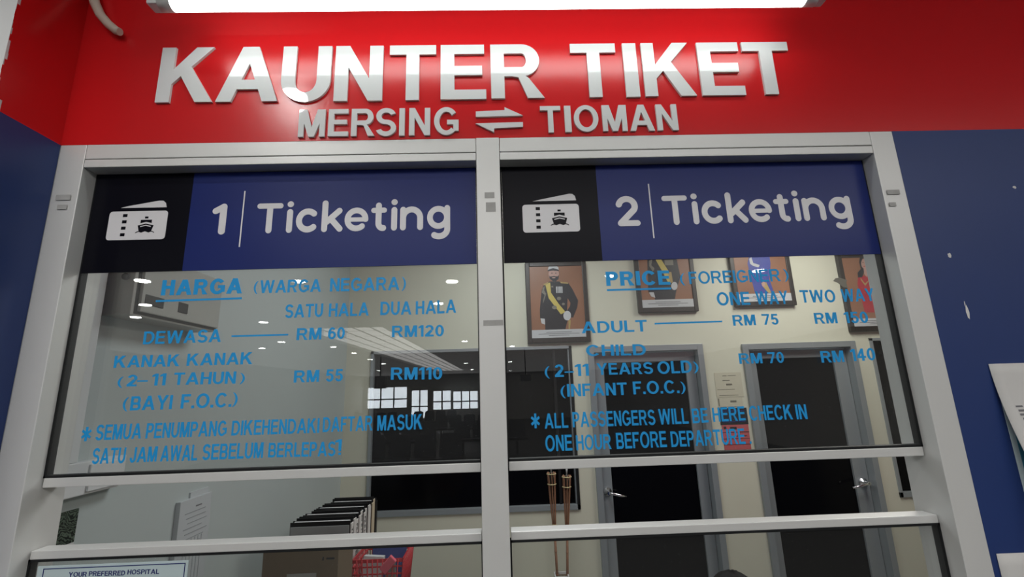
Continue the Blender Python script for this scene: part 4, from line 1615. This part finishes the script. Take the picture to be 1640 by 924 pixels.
person = thing('person', (HX, HYc, 0), 'dark haired person seated low behind the lower glass', 'person')
z = HZ - 1.19
V = [(0, 0, .50), (0, .0, .66), (0, -.01, .82), (0, -.01, .90), (0, -.02, .98), (0, -.03, 1.04), (0, -.03, 1.11)]
Ed = [(0, 1), (1, 2), (2, 3), (3, 4), (4, 5), (5, 6)]
Ra = [(.15, .11), (.14, .10), (.15, .10), (.10, .075), (.052, .055), (.068, .082), (.07, .085)]
for s in (-1, 1):
    b = len(V)
    V += [(s * .17, 0, .87), (s * .21, -.02, .66), (s * .17, -.20, .60), (s * .13, -.27, .60)]
    Ed += [(3, b), (b, b + 1), (b + 1, b + 2), (b + 2, b + 3)]
    Ra += [.058, .045, .034, (.034, .018)]
    hb = b + 3
    for k in range(5):
        i = len(V)
        if k < 4:
            fx = (k - 1.5) * .019
            V += [(s * .13 + fx, -.315, .598), (s * .13 + fx * 1.1, -.345 - .008 * (1.5 - abs(k - 1.5)), .588), (s * .13 + fx * 1.1, -.362, .572)]
        else:
            V += [(s * .13 - s * .038, -.285, .592), (s * .13 - s * .052, -.31, .585), (s * .13 - s * .055, -.33, .578)]
        Ed += [(hb, i), (i, i + 1), (i + 1, i + 2)]
        Ra += [.0095, .0088, .0078]
    i = len(V)
    V += [(s * .09, -.02, .47), (s * .12, -.42, .47), (s * .12, -.42, .10), (s * .12, -.54, .045)]
    Ed += [(0, i), (i, i + 1), (i + 1, i + 2), (i + 2, i + 3)]
    Ra += [.085, .058, .042, (.038, .028)]
V = [(HX + a, HYc + b, c + z) for a, b, c in V]
body = skin_mesh('body', V, Ed, Ra, M['skin'], person)
# clothing shell
keep = [0, 1, 2, 3]
Vs = [V[i] for i in keep]
Es = [(0, 1), (1, 2), (2, 3)]
Rs = [(.165, .125), (.155, .115), (.165, .115), (.11, .085)]
for s in (0, 1):
    off = 7 + s * 23
    b = len(Vs)
    Vs += [V[off], V[off + 1], V[off + 2]]
    Es += [(3, b), (b, b + 1), (b + 1, b + 2)]
    Rs += [.068, .056, .044]
skin_mesh('shirt', Vs, Es, Rs, M['shirt'], person)
Vt = [V[0]]
Et, Rt = [], [(.168, .13)]
for s in (0, 1):
    off = 7 + s * 23 + 19
    b = len(Vt)
    Vt += [V[off], V[off + 1], V[off + 2]]
    Et += [(0, b), (b, b + 1), (b + 1, b + 2)]
    Rt += [.098, .07, .055]
skin_mesh('trousers', Vt, Et, Rt, M['inkdark'], person)
# hair cap, a bumpy half shell over the skull with strands to the nape
mb = MB()
k = mb.mi(M['hair'])
rnd = random.Random(8)
rows = []
hc = Vector((HX, HYc - .025, HZ - .105))
for j in range(12):
    ph = math.pi * (j / 11) * .62
    row = []
    for i in range(28):
        a = 2 * math.pi * i / 28
        front = max(0, -math.sin(a))
        p2 = ph * (1 - .28 * front)
        r = 1 + rnd.uniform(-.02, .03)
        row.append(mb.bm.verts.new(hc + Vector((.088 * math.sin(p2) * math.cos(a) * r, .103 * math.sin(p2) * math.sin(a) * r, .106 * math.cos(p2) * r))))
    rows.append(row)
for a_, b_ in zip(rows, rows[1:]):
    for i in range(28):
        f = mb.bm.faces.new([a_[i], a_[(i + 1) % 28], b_[(i + 1) % 28], b_[i]])
        f.material_index = k
        f.smooth = True
mb.bm.faces.new(rows[0]).material_index = k
mb.build('hair', person)
# face
mb = MB()
for s in (-1, 1):
    mb.lathe([(.004, -.002), (.011, 0), (.004, .004)], (HX + s * .032, HYc - .113, HZ - .115), M['pwhite'], 10, 'y')
    mb.lathe([(.002, -.003), (.005, -.0025), (.004, .002)], (HX + s * .032, HYc - .113, HZ - .115), M['inkdark'], 10, 'y')
mb.build('eye', person)
mb = MB()
mb.tube([(HX, HYc - .112, HZ - .11), (HX, HYc - .128, HZ - .145), (HX, HYc - .112, HZ - .152)], [.007, .012, .008], M['skin'], 10)
mb.build('nose', person)
mb = MB()
mb.tube([(HX - .024, HYc - .104, HZ - .178), (HX, HYc - .110, HZ - .180), (HX + .024, HYc - .104, HZ - .178)], [.003, .006, .003], M['redpaper'], 8)
mb.build('mouth', person)

ch = thing('office_chair', (HX, HYc + .02, 0), 'black chair under the seated person behind the counter', 'chair')
zs_ = .385
mb = MB()
mb.box(HX - .22, HX + .22, HYc - .25, HYc + .2, zs_ - .05, zs_ - .001, M['bench'], .015)
mb.build('seat', ch)
mb = MB()
mb.box(HX - .2, HX + .2, HYc + .19, HYc + .23, .5, .86, M['bench'], .015)
mb.build('backrest', ch)
mb = MB()
mb.tube([(HX, HYc, .06), (HX, HYc, zs_ - .05)], .025, M['blackplastic'], 12)
mb.build('column', ch)
for q in range(5):
    a = 2 * math.pi * q / 5
    mb = MB()
    mb.tube([(HX, HYc, .08), (HX + .26 * math.cos(a), HYc + .26 * math.sin(a), .04)], .016, M['blackplastic'], 8)
    mb.lathe([(.02, 0), (.026, .02), (.02, .04)], (HX + .26 * math.cos(a), HYc + .26 * math.sin(a), 0), M['blackplastic'], 12)
    mb.build('leg', ch)
mb = MB()
mb.tube([(HX, HYc + .21, .55), (HX, HYc + .24, .40), (HX, HYc + .15, zs_ - .03)], .014, M['blackplastic'], 8)
mb.build('back_support', ch)

# ------------------------------------------------------------------ hall lights and fittings (seen mirrored in the panes)
spots = [(-.81, -.88, .075), (3.1, -.9, .075), (-3.58, -3.71, .10), (-4.44, -4.91, .10), (-5.21, -5.77, .10), (-3.79, -6.53, .10), (-4.79, -9.31, .11), (-5.79, -10.48, .11), (-2.11, -3.9, .10), (-.52, -4.07, .10),  # second entry is the added downlight towards the right wall, not mirrored
         (-.84, -5.34, .10), (-.87, -10.25, .10), (-4.14, -10.67, .11), (-4.23, -12.56, .11), (-4.64, -17.59, .12), (.3, -11.88, .11), (1.22, -3.99, .10), (2.83, -3.94, .10), (.37, -18.83, .12),
         (-1.5, -18.93, .12), (-1.6, -24.7, .13), (-6.15, -22.7, .13), (-4.47, -15.11, .12), (.53, -27.5, .14)]
d0 = None
for x, y, r in spots:
    if d0 is None:
        d0 = thing('downlight', (0, 0, ZHC), 'round recessed downlight glowing in the hall ceiling', 'light', 'round downlights in the hall ceiling')
        mb = MB()
        mb.lathe([(1.0, -.002), (1.18, -.004), (1.2, 0.02), (1.0, .02)], (0, 0, 0), M['whiteplastic'], 28)
        o = mb.build('trim_ring')
        o.parent = d0
        mb = MB()
        mb.lathe([(.98, -.012), (.98, .0)], (0, 0, 0), M['disc'], 28)
        o = mb.build('lens')
        o.parent = d0
        c = d0
    else:
        c = copy_tree(d0)
    c.location = (x, y, ZHC - .004)
    c.scale = (r * .66, r * .66, 1)

mon = thing('hanging_monitor', (.65, -12, 2.04), 'black monitor hanging from the hall ceiling, mirrored in the pane under sign 2', 'monitor')
mb = MB()
mb.box(.51, .80, -12.05, -11.99, 2.04, 2.215, M['blackplastic'], .005)
mb.build('screen', mon)
mb = MB()
mb.tube([(.655, -12.02, 2.2), (.655, -12.02, ZHC)], .015, M['blackplastic'], 8)
mb.build('ceiling_pole', mon)
spk = thing('hanging_speaker', (-3.83, -14, 2.0), 'black loudspeaker box hanging near the skylight, mirrored in the pane under sign 1', 'speaker')
mb = MB()
mb.box(-4.0, -3.66, -14.15, -13.9, 1.99, 2.37, M['blackplastic'], .01)
mb.build('speaker_box', spk)
mb = MB()
mb.tube([(-3.83, -14.02, 2.36), (-3.83, -14.02, ZHC + .0)], .02, M['blackplastic'], 8)
mb.build('ceiling_pole', spk)

# added seat rows standing in for the dark crowd mirrored in the pane
b0 = None
for i, (x, y) in enumerate([(-4.6, -9.6), (-2.0, -9.6), (-5.9, -13.5), (-3.1, -13.5), (-.4, -13.5), (-7.2, -18), (-4.4, -18), (-1.6, -18), (-6.4, -23), (-3.4, -23)]):
    if b0 is None:
        b0 = thing('standin_bench', (0, 0, 0), 'added dark row of seats standing in for the mirrored crowd', 'bench', 'added rows of dark seats in the hall')
        for q in range(4):
            mb = MB()
            mb.box(-1.1 + q * .56, -.60 + q * .56, -.22, .22, .42, .45, M['bench'], .01)
            mb.build('seat').parent = b0
            mb = MB()
            mb.prism([[(-1.1 + q * .56, .45), (-.60 + q * .56, .45), (-.62 + q * .56, .86), (-.68 + q * .56, .92), (-1.02 + q * .56, .92), (-1.08 + q * .56, .86)]],
                     lambda x, z, d: Vector((x, d - (z - .45) * .25, z)), -.24, -.20, M['bench'])
            mb.build('backrest').parent = b0
        mb = MB()
        mb.box(-1.15, 1.15, -.04, .04, .36, .42, M['blackplastic'])
        mb.build('beam').parent = b0
        for s in (-.8, .8):
            mb = MB()
            mb.box(s - .03, s + .03, -.25, .25, 0, .36, M['blackplastic'], .005)
            mb.build('leg').parent = b0
        c = b0
    else:
        c = copy_tree(b0)
    c.location = (x, y, 0)
